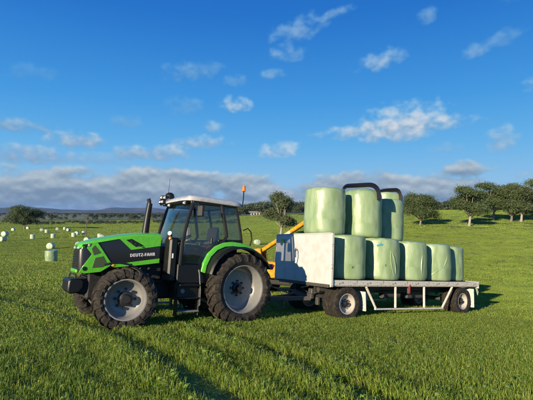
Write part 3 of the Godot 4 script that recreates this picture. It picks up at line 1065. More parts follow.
	part("tail_pipe", ep, M.soot, exo)
	# cab
	var cab := MB.new()
	for s in [1.0, -1.0]:
		cab.tube([Vector3(-1.56, 1.38, 0.80 * s), Vector3(-1.54, 1.93, 0.80 * s), Vector3(-1.44, 2.45, 0.78 * s), Vector3(-1.31, 2.88, 0.74 * s)], 0.045, 8)
		cab.tube([Vector3(-0.62, 1.75, 0.80 * s), Vector3(-0.38, 2.12, 0.80 * s), Vector3(-0.46, 2.5, 0.78 * s), Vector3(-0.55, 2.9, 0.75 * s)], 0.044, 8)
		cab.tube([Vector3(0.10, 1.9, 0.76 * s), Vector3(0.06, 2.15, 0.76 * s), Vector3(-0.04, 2.6, 0.74 * s), Vector3(-0.14, 2.9, 0.72 * s)], 0.036, 8)
		cab.bar(Vector3(-1.34, 2.86, 0.75 * s), Vector3(-0.10, 2.89, 0.73 * s), 0.07, 0.07, 0.012)
		cab.bar(Vector3(-0.62, 2.0, 0.79 * s), Vector3(0.1, 2.03, 0.77 * s), 0.06, 0.06, 0.012)
		cab.prism([Vector2(-1.62, 1.40), Vector2(-1.02, 1.40), Vector2(-0.86, 1.70), Vector2(-0.62, 2.0), Vector2(-0.56, 1.9), Vector2(-0.72, 1.2), Vector2(-0.8, 0.98), Vector2(-1.62, 0.98)], 0.62 * s, 0.82 * s, 0.015)
	cab.bar(Vector3(-1.33, 2.87, -0.74), Vector3(-1.33, 2.87, 0.74), 0.08, 0.07, 0.012)
	cab.bar(Vector3(-0.12, 2.89, -0.72), Vector3(-0.12, 2.89, 0.72), 0.06, 0.07, 0.012)
	cab.bar(Vector3(0.10, 1.96, -0.76), Vector3(0.10, 1.96, 0.76), 0.06, 0.10, 0.012)
	cab.box(Vector3(-0.4, 1.18, 0), Vector3(1.0, 0.5, 1.2), 0.03)
	cab.box(Vector3(-1.2, 1.2, 0), Vector3(0.8, 0.42, 1.22), 0.03)
	cab.box(Vector3(-1.62, 1.62, 0), Vector3(0.3, 0.5, 1.3), 0.08)
	cab.box(Vector3(0.03, 1.68, 0), Vector3(0.08, 0.56, 1.2), 0.01)
	var cabo := part("cab", cab, M.black, t)
	# roof
	rings = []
	for q in [[2.885, 0.06], [2.90, 0.012], [2.935, 0.0], [2.985, 0.015], [3.025, 0.07], [3.05, 0.18], [3.065, 0.4]]:
		var ring := PackedVector3Array()
		for k in 40:
			var a := TAU * k / 40.0
			var ex_: float = 0.82 - q[1]
			var ez_: float = 0.83 - q[1]
			var cx := signf(cos(a)) * pow(absf(cos(a)), 0.34)
			var cz := signf(sin(a)) * pow(absf(sin(a)), 0.34)
			var px: float = -0.69 + cx * ex_ - 0.03 * (1.0 - cz * cz) * (1.0 if cx < 0 else -1.0)
			ring.push_back(Vector3(px, q[0] + 0.02 * (px + 0.8) * -0.4 - (0.04 if px < -1.42 else 0.0) * (1.0 if q[0] > 2.93 else 0.0), cz * ez_))
		rings.append(ring)
	var rf := MB.new()
	rf.loft(rings)
	var rfo := part("roof", rf, M.roof, cabo, 50)
	rfo.set_meta("label", "pale white roof shell")
	var vs := MB.new()
	vs.box(Vector3(-1.42, 2.868, 0), Vector3(0.16, 0.03, 1.4), 0.01)
	part("visor", vs, M.black, cabo)
	# panes
	var zz := func(p: Vector2) -> float: return 0.80 - maxf(p.y - 1.9, 0.0) * 0.055
	for s in [1.0, -1.0]:
		var dr := MB.new()
		dr.prism([Vector2(-1.53, 1.43), Vector2(-1.04, 1.43), Vector2(-0.90, 1.68), Vector2(-0.66, 1.98), Vector2(-0.42, 2.12), Vector2(-0.49, 2.5), Vector2(-0.58, 2.83), Vector2(-1.34, 2.82), Vector2(-1.45, 2.42), Vector2(-1.53, 1.95)], func(p): return s * zz.call(p), func(p): return s * (zz.call(p) - 0.008))
		var d := part("door", dr, M.glass, cabo)
		var hd := MB.new()
		hd.box(Vector3(-0.80, 1.98, 0.815 * s), Vector3(0.05, 0.16, 0.04), 0.012)
		part("handle", hd, M.black, d)
		var qw := MB.new()
		qw.prism([Vector2(-0.35, 2.05), Vector2(0.05, 2.06), Vector2(-0.03, 2.5), Vector2(-0.15, 2.85), Vector2(-0.52, 2.84), Vector2(-0.43, 2.5)], func(p): return s * (zz.call(p) - 0.02), func(p): return s * (zz.call(p) - 0.028))
		part("side_window", qw, M.glass, cabo)
	var ws := []
	for k in 13:
		var z := lerpf(-0.77, 0.77, k / 12.0)
		var bow := 1.0 - pow(z / 0.8, 2.0)
		var b := Vector3(-1.55 - 0.14 * bow, 1.86, z)
		var tt := Vector3(-1.33 - 0.10 * bow, 2.85, z * 0.955)
		ws.append(PackedVector3Array([b, tt, tt + Vector3(0.008, 0, 0), b + Vector3(0.008, 0, 0)]))
	var wm := MB.new()
	wm.loft(ws)
	part("windscreen", wm, M.glass, cabo)
	var rw := MB.new()
	rw.loft([PackedVector3Array([Vector3(0.09, 2.02, -0.72), Vector3(-0.13, 2.85, -0.69), Vector3(-0.138, 2.85, -0.69), Vector3(0.082, 2.02, -0.72)]), PackedVector3Array([Vector3(0.09, 2.02, 0.72), Vector3(-0.13, 2.85, 0.69), Vector3(-0.138, 2.85, 0.69), Vector3(0.082, 2.02, 0.72)])])
	part("rear_window", rw, M.glass, cabo)
	# inside
	var se := MB.new()
	se.box(Vector3(-0.62, 1.72, 0), Vector3(0.5, 0.14, 0.5), 0.05)
	se.box(Vector3(-0.36, 2.06, 0), Vector3(0.14, 0.62, 0.46), 0.05, Basis(Vector3.BACK, -0.15))
	se.box(Vector3(-0.62, 1.52, 0), Vector3(0.34, 0.3, 0.34), 0.03)
	part("seat", se, M.seat, cabo)
	var co := MB.new()
	co.box(Vector3(-0.62, 1.93, 0.36), Vector3(0.52, 0.09, 0.16), 0.03, Basis(Vector3.BACK, 0.12))
	part("armrest", co, M.trim, cabo)
	var cs := MB.new()
	cs.box(Vector3(-0.5, 1.72, -0.52), Vector3(0.7, 0.42, 0.24), 0.05)
	part("side_console", cs, M.trim, cabo)
	var sw := MB.new()
	var ring_pts := []
	var sb := Basis(Vector3.BACK, deg_to_rad(28.0))
	var sc := Vector3(-1.16, 2.02, 0)
	for k in 25: ring_pts.append(sc + sb * Vector3(cos(TAU * k / 24.0) * 0.2, 0, sin(TAU * k / 24.0) * 0.2))
	sw.tube(ring_pts, 0.016, 7)
	sw.tube([sc, Vector3(-1.4, 1.55, 0)], 0.035, 8)
	sw.bar(sc + sb * Vector3(-0.19, 0, 0), sc + sb * Vector3(0.19, 0, 0), 0.04, 0.02)
	sw.box(Vector3(-1.42, 1.95, 0), Vector3(0.16, 0.16, 0.34), 0.04)
	part("steering_wheel", sw, M.black, cabo)
	var sc2 := MB.new()
	sc2.box(Vector3(-0.98, 2.12, -0.12), Vector3(0.10, 0.40, 0.05), 0.015)
	part("beige_panel", sc2, M.beige, cabo)  # narrow upright beige panel inside the cab
	# rear fenders
	var arcs := [[160.0, 1.10], [150.0, 1.15], [138.0, 1.195], [126.0, 1.21], [114.0, 1.185], [102.0, 1.14], [90.0, 1.105], [76.0, 1.08], [60.0, 1.05], [44.0, 1.02], [32.0, 1.0]]
	for s in [1.0, -1.0]:
		var fm := MB.new()
		arc_sheet(fm, Vector2(0, rear_y), arcs, func(r: float) -> Array: return [[r - 0.01, 0.52 * s], [r - 0.005, 0.83 * s], [r - 0.12, 0.86 * s], [r * 0.5 + 0.46, 1.10 * s], [r * 0.5 + 0.42, 1.145 * s], [r * 0.5 + 0.40, 1.145 * s], [r * 0.5 + 0.44, 1.095 * s], [r - 0.14, 0.845 * s], [r - 0.025, 0.815 * s], [r - 0.03, 0.52 * s]])
		var fo := part("rear_fender", fm, M.black, t)
		var gm := MB.new()
		arc_sheet(gm, Vector2(0, rear_y), arcs.slice(0, 9), func(r: float) -> Array: return [[r + 0.004, 0.79 * s], [r + 0.008, 0.838 * s], [r - 0.015, 0.862 * s], [r - 0.095, 0.872 * s], [r - 0.095, 0.85 * s], [r - 0.02, 0.835 * s], [r - 0.004, 0.81 * s], [r - 0.004, 0.79 * s]])
		part("trim_strip", gm, M.green, fo)
		var lm := MB.new()
		lm.box(Vector3(0.88, 1.42, 0.98 * s), Vector3(0.07, 0.14, 0.22), 0.015, Basis(Vector3.BACK, -0.5))
		part("tail_light", lm, M.red, fo)
		# front fenders turn with the wheels
		var ff := MB.new()
		ff.T = Transform3D(Basis(Vector3.UP, steer), Vector3(wb, front_y, 0))
		var stt := []
		for k in 11: stt.append([lerpf(112.0, -6.0, k / 10.0), 0.745])
		arc_sheet(ff, Vector2.ZERO, stt, func(r: float) -> Array: return [[r, 0.66 * s], [r + 0.012, 0.86 * s], [r - 0.005, 1.04 * s], [r - 0.03, 1.06 * s], [r - 0.03, 1.05 * s], [r - 0.015, 1.03 * s], [r, 0.86 * s], [r - 0.012, 0.66 * s]])
		ff.bar(Vector3(0.0, 0.05, 0.58 * s), Vector3(0.25, 0.70, 0.70 * s), 0.04, 0.03)
		ff.bar(Vector3(0.25, 0.70, 0.70 * s), Vector3(0.25, 0.705, 0.9 * s), 0.03, 0.04)
		part("front_fender", ff, M.black, t)
	# steps and tank beside the door, both sides
	for s in [1.0, -1.0]:
		var sm := MB.new()
		sm.box(Vector3(-1.32, 0.92, 0.60 * s), Vector3(0.6, 0.66, 0.36), 0.05)
		sm.box(Vector3(-1.72, 1.5, 0.60 * s), Vector3(0.2, 1.0, 0.34), 0.04)
		sm.box(Vector3(-1.58, 0.56, 0.76 * s), Vector3(0.03, 0.62, 0.16), 0.008)
		sm.box(Vector3(-1.04, 0.56, 0.76 * s), Vector3(0.03, 0.62, 0.16), 0.008)
		var so := part("step_tank", sm, M.black, t)
		for k in 3:
			var tr := MB.new()
			tr.box(Vector3(-1.31, 0.36 + k * 0.29, 0.80 * s), Vector3(0.52, 0.035, 0.2), 0.008)
			part("step", tr, M.trim if k == 0 else M.black, so)
		var cp := MB.new()
		cp.lathe([Vector2(0, 0.03), Vector2(0.045, 0.03), Vector2(0.055, 0.02), Vector2(0.055, -0.03), Vector2(0, -0.03)], Vector3(-1.45, 0.80, 0.785 * s), Vector3.BACK * s, 16)
		part("filler_cap", cp, M.trim, so)
		for bx in [[-1.5, 1.08], [-1.32, 1.08], [-1.52, 0.46], [-1.42, 0.46], [-1.32, 0.46]]:
			var bm := MB.new()
			bm.tube([Vector3(bx[0], bx[1], 0.76 * s), Vector3(bx[0], bx[1], 0.80 * s)], 0.013, 6)
			part("bolt", bm, M.bolt, so)
		var rl := MB.new()
		rl.box(Vector3(-1.74, 1.585, 0.775 * s), Vector3(0.035, 0.11, 0.012), 0.004)
		part("reflector", rl, M.white_print, so)
		var hr := MB.new()
		hr.tube([Vector3(-1.08, 1.30, 0.80 * s), Vector3(-1.09, 1.22, 0.87 * s), Vector3(-1.04, 0.85, 0.88 * s), Vector3(-1.02, 0.50, 0.86 * s), Vector3(-1.03, 0.44, 0.80 * s)], 0.017, 8)
		part("handrail", hr, M.grey_metal, t)
		# lamps at the foot of the front pillar
		var bl := MB.new()
		bl.box(Vector3(-1.80, 2.02, 0.70 * s), Vector3(0.06, 0.2, 0.06), 0.012)
		bl.box(Vector3(-1.70, 1.98, 0.70 * s), Vector3(0.2, 0.03, 0.05), 0.006)
		var blo := part("lamp_bracket", bl, M.black, t)
		var rl2 := MB.new()
		rl2.lathe([Vector2(0, -0.05), Vector2(0.035, -0.05), Vector2(0.055, 0.0), Vector2(0.05, 0.015), Vector2(0, 0.02)], Vector3(-1.84, 2.09, 0.74 * s), Vector3(-0.8, 0, 0.6 * s).normalized(), 14)
		part("work_light", rl2, M.lamp, blo)
		var am := MB.new()
		am.box(Vector3(-1.82, 1.975, 0.74 * s), Vector3(0.07, 0.07, 0.07), 0.02)
		part("turn_light", am, M.amber, blo)
		# mirrors
		var mi := MB.new()
		mi.box(Vector3(-1.20, 2.66, 0.93 * s), Vector3(0.07, 0.27, 0.17), 0.02, Basis(Vector3.UP, 0.5 * s))
		mi.tube([Vector3(-1.33, 2.82, 0.75 * s), Vector3(-1.27, 2.84, 0.90 * s), Vector3(-1.22, 2.74, 0.93 * s)], 0.014, 7)
		part("mirror", mi, M.black, t)
		# grab bracket behind the cab
		var gb := MB.new()
		gb.tube([Vector3(0.10, 2.30, 0.78 * s), Vector3(0.20, 2.36, 0.84 * s), Vector3(0.29, 2.28, 0.86 * s), Vector3(0.33, 2.1, 0.86 * s), Vector3(0.31, 1.92, 0.82 * s)], 0.018, 7)
		part("rear_bracket", gb, M.black, t)
	# work lights on the roof edge
	for q in [[-1.47, 2.84, 0.62], [-1.49, 2.84, -0.25], [-1.56, 2.95, -0.68], [-1.56, 3.06, -0.62], [-1.54, 3.05, -0.46], [-1.58, 2.94, -0.50]]:
		var wl := MB.new()
		wl.box(Vector3(q[0], q[1], q[2]), Vector3(0.09, 0.11, 0.13), 0.02)
		wl.box(Vector3(q[0], q[1] - 0.06, q[2]), Vector3(0.03, 0.06, 0.03), 0.0)
		var wo := part("work_light", wl, M.black, t)
		var ln := MB.new()
		ln.box(Vector3(q[0] - 0.046, q[1], q[2]), Vector3(0.008, 0.045, 0.06), 0.003)
		part("lens", ln, M.lamp, wo)
	var gp := MB.new()
	gp.lathe([Vector2(0, 0.13), Vector2(0.05, 0.125), Vector2(0.10, 0.09), Vector2(0.12, 0.03), Vector2(0.12, -0.02), Vector2(0, -0.03)], Vector3(-1.40, 3.08, -0.52), Vector3.UP, 18)
	part("receiver_dome", gp, M.black, t)
	var an := MB.new()
	an.tube([Vector3(-1.44, 3.06, -0.55), Vector3(-1.43, 3.3, -0.55), Vector3(-1.42, 3.6, -0.55)], [0.009, 0.006, 0.004], 6)
	part("antenna", an, M.black, t)
	var bp := MB.new()
	bp.tube([Vector3(0.05, 2.92, 0.76), Vector3(0.06, 3.1, 0.77), Vector3(0.06, 3.31, 0.77)], 0.016, 8)
	bp.bar(Vector3(-0.12, 2.93, 0.72), Vector3(0.06, 2.93, 0.77), 0.03, 0.03)
	var bo := part("beacon", bp, M.black, t)
	var bc := MB.new()
	bc.lathe([Vector2(0, 0.15), Vector2(0.03, 0.148), Vector2(0.04, 0.12), Vector2(0.044, 0.03), Vector2(0.05, 0.0), Vector2(0, 0.0)], Vector3(0.06, 3.31, 0.77), Vector3.UP, 16)
	part("beacon_lamp", bc, M.amber, bo)
	# hitch and linkage
	var hi := MB.new()
	hi.bar(Vector3(0.2, 0.50, 0), Vector3(1.5, 0.50, 0), 0.1, 0.07, 0.01)
	hi.box(Vector3(0.42, 0.85, 0), Vector3(0.3, 0.6, 0.6), 0.04)
	for s in [1.0, -1.0]:
		hi.tube([Vector3(0.35, 0.72, 0.28 * s), Vector3(0.8, 0.64, 0.40 * s), Vector3(1.22, 0.72, 0.45 * s)], 0.04, 8)
		hi.tube([Vector3(0.5, 1.3, 0.3 * s), Vector3(0.85, 0.66, 0.41 * s)], 0.028, 7)
		hi.tube([Vector3(0.2, 1.3, 0.22 * s), Vector3(0.55, 1.34, 0.3 * s)], 0.05, 8)
	hi.tube([Vector3(0.5, 1.2, 0), Vector3(0.75, 0.95, 0)], 0.03, 7)
	part("rear_linkage", hi, M.chassis, t)
	for q in [[Vector3(0, 0, 0.88), 0.52, 0.24], [Vector3(0, 0, -0.88), 0.52, 0.24], [Vector3(wb, 0, 0.86), 0.42, 0.2], [Vector3(wb, 0, -0.86), 0.42, 0.2]]:
		wheel_spot(xf, q[0], q[1], q[2])

func wheel_spot(xf: Transform3D, l: Vector3, a: float, b: float) -> void:
	var c := xf * l
	wheel_spots.append({"x": c.x, "z": c.z, "inv": (Transform3D(xf.basis, c)).affine_inverse(), "a": a, "b": b})

# ------------------------------------------------------------------ trailer; x runs to the back from the headboard, z to the camera's side
func truck_tyre(R: float, rim: float, w: float) -> MB:
	var m := MB.new()
	var pr := [Vector2(rim - 0.005, -w * 0.34), Vector2(rim + 0.012, -w * 0.42), Vector2(lerpf(rim, R, 0.5), -w * 0.51), Vector2(R - 0.05, -w * 0.48), Vector2(R - 0.012, -w * 0.42), Vector2(R, -w * 0.36), Vector2(R, -w * 0.27), Vector2(R - 0.014, -w * 0.255), Vector2(R - 0.014, -w * 0.21), Vector2(R, -w * 0.195), Vector2(R, -w * 0.06), Vector2(R - 0.014, -w * 0.045)]
	var prof := pr.duplicate()
	for i in range(pr.size() - 1, -1, -1): prof.append(Vector2(pr[i].x, -pr[i].y))
	m.lathe(prof, Vector3.ZERO, Vector3.BACK, 48, true)
	return m

func make_trailer() -> Transform3D:
	var xf := on_slope(0.99, 12.06, 34.0, 0.02)
	var t := thing("flatbed_trailer", "worn white flat-deck bale trailer with cream headboard, behind the green tractor", "trailer", xf)
	var R := 0.48
	var tyre := truck_tyre(R, 0.275, 0.26).mesh(35)
	var rim := MB.new()
	rim.lathe([Vector2(0, -0.01), Vector2(0.12, -0.01), Vector2(0.17, -0.03), Vector2(0.215, -0.025), Vector2(0.24, 0.03), Vector2(0.252, 0.085), Vector2(0.262, 0.108), Vector2(0.286, 0.112), Vector2(0.286, 0.095), Vector2(0.262, 0.08), Vector2(0.26, -0.10), Vector2(0.235, -0.10), Vector2(0.2, -0.05), Vector2(0, -0.04)], Vector3.ZERO, Vector3.BACK, 40)
	var rimm := rim.mesh(35)
	var hub := hub_piece(0.085, -0.01, 0.11, 8).mesh(35)
	var deck := MB.new()
	deck.box(Vector3(3.66, 1.06, 0), Vector3(7.2, 0.07, 2.36), 0.01)
	for k in 12: deck.bar(Vector3(0.2 + k * 0.63, 0.98, -1.16), Vector3(0.2 + k * 0.63, 0.98, 1.16), 0.07, 0.1)
	var dk := part("deck", deck, M.wood, t)
	for s in [1.0, -1.0]:
		var sr := MB.new()
		sr.box(Vector3(3.68, 1.02, 1.215 * s), Vector3(7.28, 0.15, 0.07), 0.012)
		sr.box(Vector3(3.68, 0.935, 1.20 * s), Vector3(7.2, 0.02, 0.06), 0.004)
		part("side_rail", sr, M.worn_white, dk)
	var er := MB.new()
	er.box(Vector3(7.33, 0.99, 0), Vector3(0.06, 0.24, 2.5), 0.012)
	part("end_rail", er, M.worn_white, dk)
	# headboard
	var hb := MB.new()
	hb.box(Vector3(0.0, 1.66, -0.04), Vector3(0.045, 1.38, 2.52), 0.008)
	var hbo := part("headboard", hb, M.cream, t)
	hbo.set_meta("label", "tall cream sheet headboard, scuffed")
	for s in [1.0, -1.0]:
		var po := MB.new()
		po.box(Vector3(0.015, 1.64, 1.255 if s > 0 else -1.335), Vector3(0.09, 1.46, 0.06), 0.012)
		part("post", po, M.worn_white, hbo)
	var tr := MB.new()
	tr.box(Vector3(0.0, 2.363, -0.04), Vector3(0.07, 0.035, 2.52), 0.008)
	part("top_trim", tr, M.cream, hbo)
	var lp := MB.new()
	lp.box(Vector3(-0.055, 2.16, -0.95), Vector3(0.04, 0.12, 0.12), 0.012)
	part("lime_square", lp, M.lime, hbo)  # small yellow-green square at the front of the headboard sheet
	var hk := MB.new()
	hk.tube([Vector3(-0.03, 1.95, -0.3), Vector3(-0.06, 1.9, -0.3), Vector3(-0.06, 1.7, -0.28), Vector3(-0.03, 1.66, -0.3)], 0.012, 6)
	part("tie_hook", hk, M.steel, hbo)
	var bl := MB.new()
	bl.box(Vector3(0.05, 0.93, 0), Vector3(0.12, 0.1, 2.3), 0.012)
	part("front_beam", bl, M.steel, t)
	# chassis
	var ch := MB.new()
	for s in [1.0, -1.0]:
		ch.box(Vector3(3.7, 0.92, 0.45 * s), Vector3(7.2, 0.025, 0.13), 0.0)
		ch.box(Vector3(3.7, 0.80, 0.45 * s), Vector3(7.2, 0.22, 0.02), 0.0)
		ch.box(Vector3(3.7, 0.69, 0.45 * s), Vector3(7.2, 0.025, 0.13), 0.0)
		for k in 3: # leaf springs at the back axle
			ch.tube([Vector3(5.89 + k * 0.08, 0.66 - k * 0.012, 0.45 * s), Vector3(6.42, 0.50 - k * 0.016, 0.45 * s), Vector3(6.94 - k * 0.08, 0.66 - k * 0.012, 0.45 * s)], 0.026, 6)
	ch.tube([Vector3(6.42, 0.42, -0.95), Vector3(6.42, 0.42, 0.95)], 0.07, 10)
	for k in 5: ch.bar(Vector3(1.9 + k * 0.95, 0.8, -0.45), Vector3(1.9 + k * 0.95, 0.8, 0.45), 0.06, 0.14)
	ch.box(Vector3(4.65, 0.60, 0.35), Vector3(0.9, 0.26, 0.3), 0.03)
	ch.tube([Vector3(2.9, 0.62, 0.5), Vector3(3.7, 0.62, 0.5)], 0.12, 12)
	ch.tube([Vector3(1.5, 0.74, 0.6), Vector3(2.6, 0.70, 0.62), Vector3(4.0, 0.72, 0.58), Vector3(5.9, 0.62, 0.6)], 0.018, 6)
	part("chassis", ch, M.steel, t)
	# underrun frame, both sides: a hanging trapezoid of square tube
	for s in [1.0, -1.0]:
		var z: float = 1.2 * s
		var fr := [[Vector3(1.42, 0.92, z), Vector3(1.84, 0.30, z)], [Vector3(5.12, 0.235, z), Vector3(5.72, 0.92, z)], [Vector3(1.80, 0.275, z), Vector3(5.15, 0.215, z)], [Vector3(2.72, 0.92, z), Vector3(2.72, 0.29, z)], [Vector3(4.14, 0.92, z), Vector3(4.14, 0.26, z)]]
		var fn := Node3D.new()
		fn.name = "underrun_frame"
		t.add_child(fn, true)
		for b in fr:
			var m := MB.new()
			m.bar(b[0], b[1], 0.05, 0.065, 0.01, Vector3.BACK)
			part("frame_bar", m, M.worn_white, fn)
	# lamp cluster hanging from the rail
	var lc := MB.new()
	lc.box(Vector3(3.36, 0.80, 1.2), Vector3(0.13, 0.2, 0.06), 0.02)
	lc.tube([Vector3(3.36, 0.95, 1.2), Vector3(3.36, 0.7, 1.21)], 0.02, 6)
	part("ratchet", lc, M.steel, t)
	var stp := MB.new()
	stp.bar(Vector3(3.33, 1.0, 1.256), Vector3(3.33, 0.74, 1.252), 0.006, 0.045)
	part("strap", stp, M.red, t)
	# back axle wheels
	for s in [1.0, -1.0]:
		for k in 2:
			wheel("wheel", t, Vector3(6.42, R - 0.065, (1.06 - 0.31 * k) * s), (0.0 if s > 0 else PI) + (PI if k == 1 else 0.0), tyre, rimm, hub, M.old_rim)
		var mf := MB.new()
		mf.box(Vector3(7.03, 0.52, 0.92 * s), Vector3(0.03, 0.66, 0.62), 0.008)
		part("mud_flap", mf, M.worn_white, t)
		var fl := MB.new()
		fl.box(Vector3(1.40, 0.50, 0.96 * s), Vector3(0.035, 0.55, 0.52), 0.008, Basis(Vector3.BACK, 0.06))
		part("mud_flap", fl, M.worn_white, t)
		var tl := MB.new()
		tl.box(Vector3(7.37, 0.96, 0.95 * s), Vector3(0.03, 0.12, 0.34), 0.008)
		part("tail_light", tl, M.red, t)
	var rg := MB.new()
	rg.prism([Vector2(7.30, 0.92), Vector2(7.42, 0.90), Vector2(7.50, 0.72), Vector2(7.44, 0.62), Vector2(7.38, 0.76)], 1.13, 1.145)
	part("plastic_shred", rg, M.white_film, t)
	# steering dolly with drawbar
	var dn := Node3D.new()
	dn.name = "dolly"
	t.add_child(dn, true)
	var turn := deg_to_rad(-4.0)
	dn.position = Vector3(0.80, 0, 0)
	dn.rotation.y = turn
	var df := MB.new()
	for s in [1.0, -1.0]:
		df.bar(Vector3(-0.75, 0.58, 0.38 * s), Vector3(0.62, 0.58, 0.42 * s), 0.1, 0.14, 0.01)
		for k in 3: df.tube([Vector3(-0.55 + k * 0.08, 0.52 - k * 0.02, 0.55 * s), Vector3(0, 0.40 - k * 0.02, 0.55 * s), Vector3(0.55 - k * 0.08, 0.52 - k * 0.02, 0.55 * s)], 0.025, 6)
		df.box(Vector3(-0.58, 0.46, 0.56 * s), Vector3(0.08, 0.22, 0.12), 0.01)
	df.lathe([Vector2(0, 0.69), Vector2(0.5, 0.69), Vector2(0.5, 0.64), Vector2(0, 0.64)], Vector3.ZERO, Vector3.UP, 28)
	df.tube([Vector3(0, 0.43, -0.95), Vector3(0, 0.43, 0.95)], 0.07, 10)
	df.bar(Vector3(-0.72, 0.58, -0.5), Vector3(-0.72, 0.58, 0.5), 0.1, 0.14, 0.01)
	for k in 4: df.tube([Vector3(-0.72, 0.66, 0.1 + 0.08 * k), Vector3(-0.85 - 0.03 * k, 0.80, 0.1 + 0.05 * k), Vector3(-0.55, 0.92, 0.12 * k)], 0.014, 6)
	df.box(Vector3(-0.68, 0.72, 0.42), Vector3(0.16, 0.16, 0.18), 0.02)
	df.tube([Vector3(-0.6, 0.78, 0.6), Vector3(-0.2, 0.78, 0.6)], 0.07, 10)
	part("turntable", df, M.steel, dn)
	var db := MB.new()
	for s in [1.0, -1.0]:
		db.bar(Vector3(-0.70, 0.52, 0.40 * s), Vector3(-1.80, 0.46, -0.12 + 0.05 * s), 0.09, 0.12, 0.01)
	db.lathe([Vector2(0.05, -0.03), Vector2(0.09, -0.03), Vector2(0.09, 0.03), Vector2(0.05, 0.03)], Vector3(-1.88, 0.46, -0.12), Vector3.UP, 16, true)
	db.tube([Vector3(-0.7, 0.66, 0.0), Vector3(-1.2, 0.72, -0.1), Vector3(-1.9, 0.8, -0.2)], 0.02, 6)
	db.tube([Vector3(-0.7, 0.68, 0.1), Vector3(-1.2, 0.62, 0.0), Vector3(-1.9, 0.85, -0.1)], 0.016, 6)
	db.tube([Vector3(-1.45, 0.46, 0.1), Vector3(-1.45, 0.22, 0.12)], 0.035, 8)
	part("drawbar", db, M.steel, dn)
	for s in [1.0, -1.0]:
		for k in 2:
			var wn := Node3D.new()
			wn.name = "wheel"
			t.add_child(wn, true)
			wn.transform = Transform3D(Basis(Vector3.UP, turn), Vector3(0.80, 0, 0)) * Transform3D(Basis(Vector3.UP, (0.0 if s > 0 else PI) + (PI if k == 1 else 0.0)), Vector3(0, R - 0.04, (1.06 - 0.31 * k) * s))
			part("tyre", tyre, M.tyre, wn)
			part("rim", rimm, M.old_rim, wn)
			part("hub", hub, M.hub, wn)
	for q in [[Vector3(0.8, 0, 0.9), 0.3, 0.34], [Vector3(6.42, 0, 0.9), 0.3, 0.34], [Vector3(0.8, 0, -0.9), 0.3, 0.34], [Vector3(6.42, 0, -0.9), 0.3, 0.34]]:
		wheel_spot(xf, q[0], q[1], q[2])
	return xf

# ------------------------------------------------------------------ wrapped bales, base at the origin, axis up
func bale_mesh(sd: int, R: float, H: float, dome := 0.03, segs := 56) -> MB:
	var f := FastNoiseLite.new()
	f.seed = sd
	f.frequency = 1.3
	f.fractal_octaves = 3
	var m := MB.new()
	var prof := [[0.0, -0.0], [0.55, 0.0], [0.86, 0.004], [0.945, 0.02], [0.985, 0.055], [0.998, 0.11]]
	for k in 9: prof.append([1.0 + 0.012 * sin(PI * (k + 1) / 10.0), 0.14 + 0.74 * (k + 1) / 10.0])
	prof.append_array([[0.998, 0.90], [0.985, 0.945], [0.95, 0.978], [0.87, 0.994], [0.6, 1.0], [0.3, 1.0], [0.0, 1.0]])
	var rings := []
	for q in prof:
		var ring := PackedVector3Array()
		for k in segs:
			var a := TAU * k / segs
			var y: float = q[1] * H
			if q[1] > 0.95: y += dome * (1.0 - q[0] * q[0])
			var rr: float = maxf(q[0], 0.002) * R
			var p := Vector3(cos(a) * rr, y, sin(a) * rr)
			var dsp := f.get_noise_3dv(p) * 0.028 + f.get_noise_3dv(Vector3(p.x * 4.0, p.y * 1.2, p.z * 4.0)) * 0.010
			p += Vector3(cos(a), 0, sin(a)) * dsp * (q[0] if q[0] > 0.3 else 0.0)
			if q[1] > 0.95: p.y += f.get_noise_2d(p.x * 2.0, p.z * 2.0) * 0.02
			ring.push_back(p)
		rings.append(ring)
	m.loft(rings)
	return m

func stack_bale(tx: Transform3D, at: Vector3, turn: float, sd: int, R: float, H: float, label: String, dome := 0.03, group := "") -> MeshInstance3D:
	return single("wrapped_bale", bale_mesh(sd, R, H, dome).mesh(60), M.film, label, "bale", tx * Transform3D(Basis(Vector3.UP, turn), at), group)

# a loose fold of film on a bale's side
func scuff(parent: Node3D, R: float, turn: float, deg: float, y: float, s: float, sd: int) -> void:
	rng.seed = 7000 + sd
	var poly := []
	for k in 9:
		var a := TAU * k / 9.0
		poly.append(Vector2(cos(a) * s * rng.randf_range(0.4, 1.0), sin(a) * s * rng.randf_range(0.5, 1.3)))
	var m := MB.new()
	m.prism(poly, -0.02, 0.004)
	var o := part("scuff", m, M.scuff, parent)
	var pa := deg_to_rad(deg) + turn
	o.transform = Transform3D(Basis(Vector3.UP, PI / 2 - pa), Vector3(cos(pa) * R * 1.012, y, sin(pa) * R * 1.012))

func film_fold(parent: Node3D, R: float, turn: float, a0: float, a1: float, y0: float, y1: float, sway: float) -> void:
	var m := MB.new()
	var pts := []
	for k in 8:
		var q := k / 7.0
		var aa := deg_to_rad(lerpf(a0, a1, q) + sway * sin(q * PI)) + turn
		var rr := R * 1.012 - 0.004
		pts.append(Vector3(cos(aa) * rr, lerpf(y0, y1, q), sin(aa) * rr))
	m.tube(pts, [0.004, 0.018, 0.026, 0.022, 0.026, 0.02, 0.014, 0.004], 6)
	part("film_fold", m, M.film, parent)

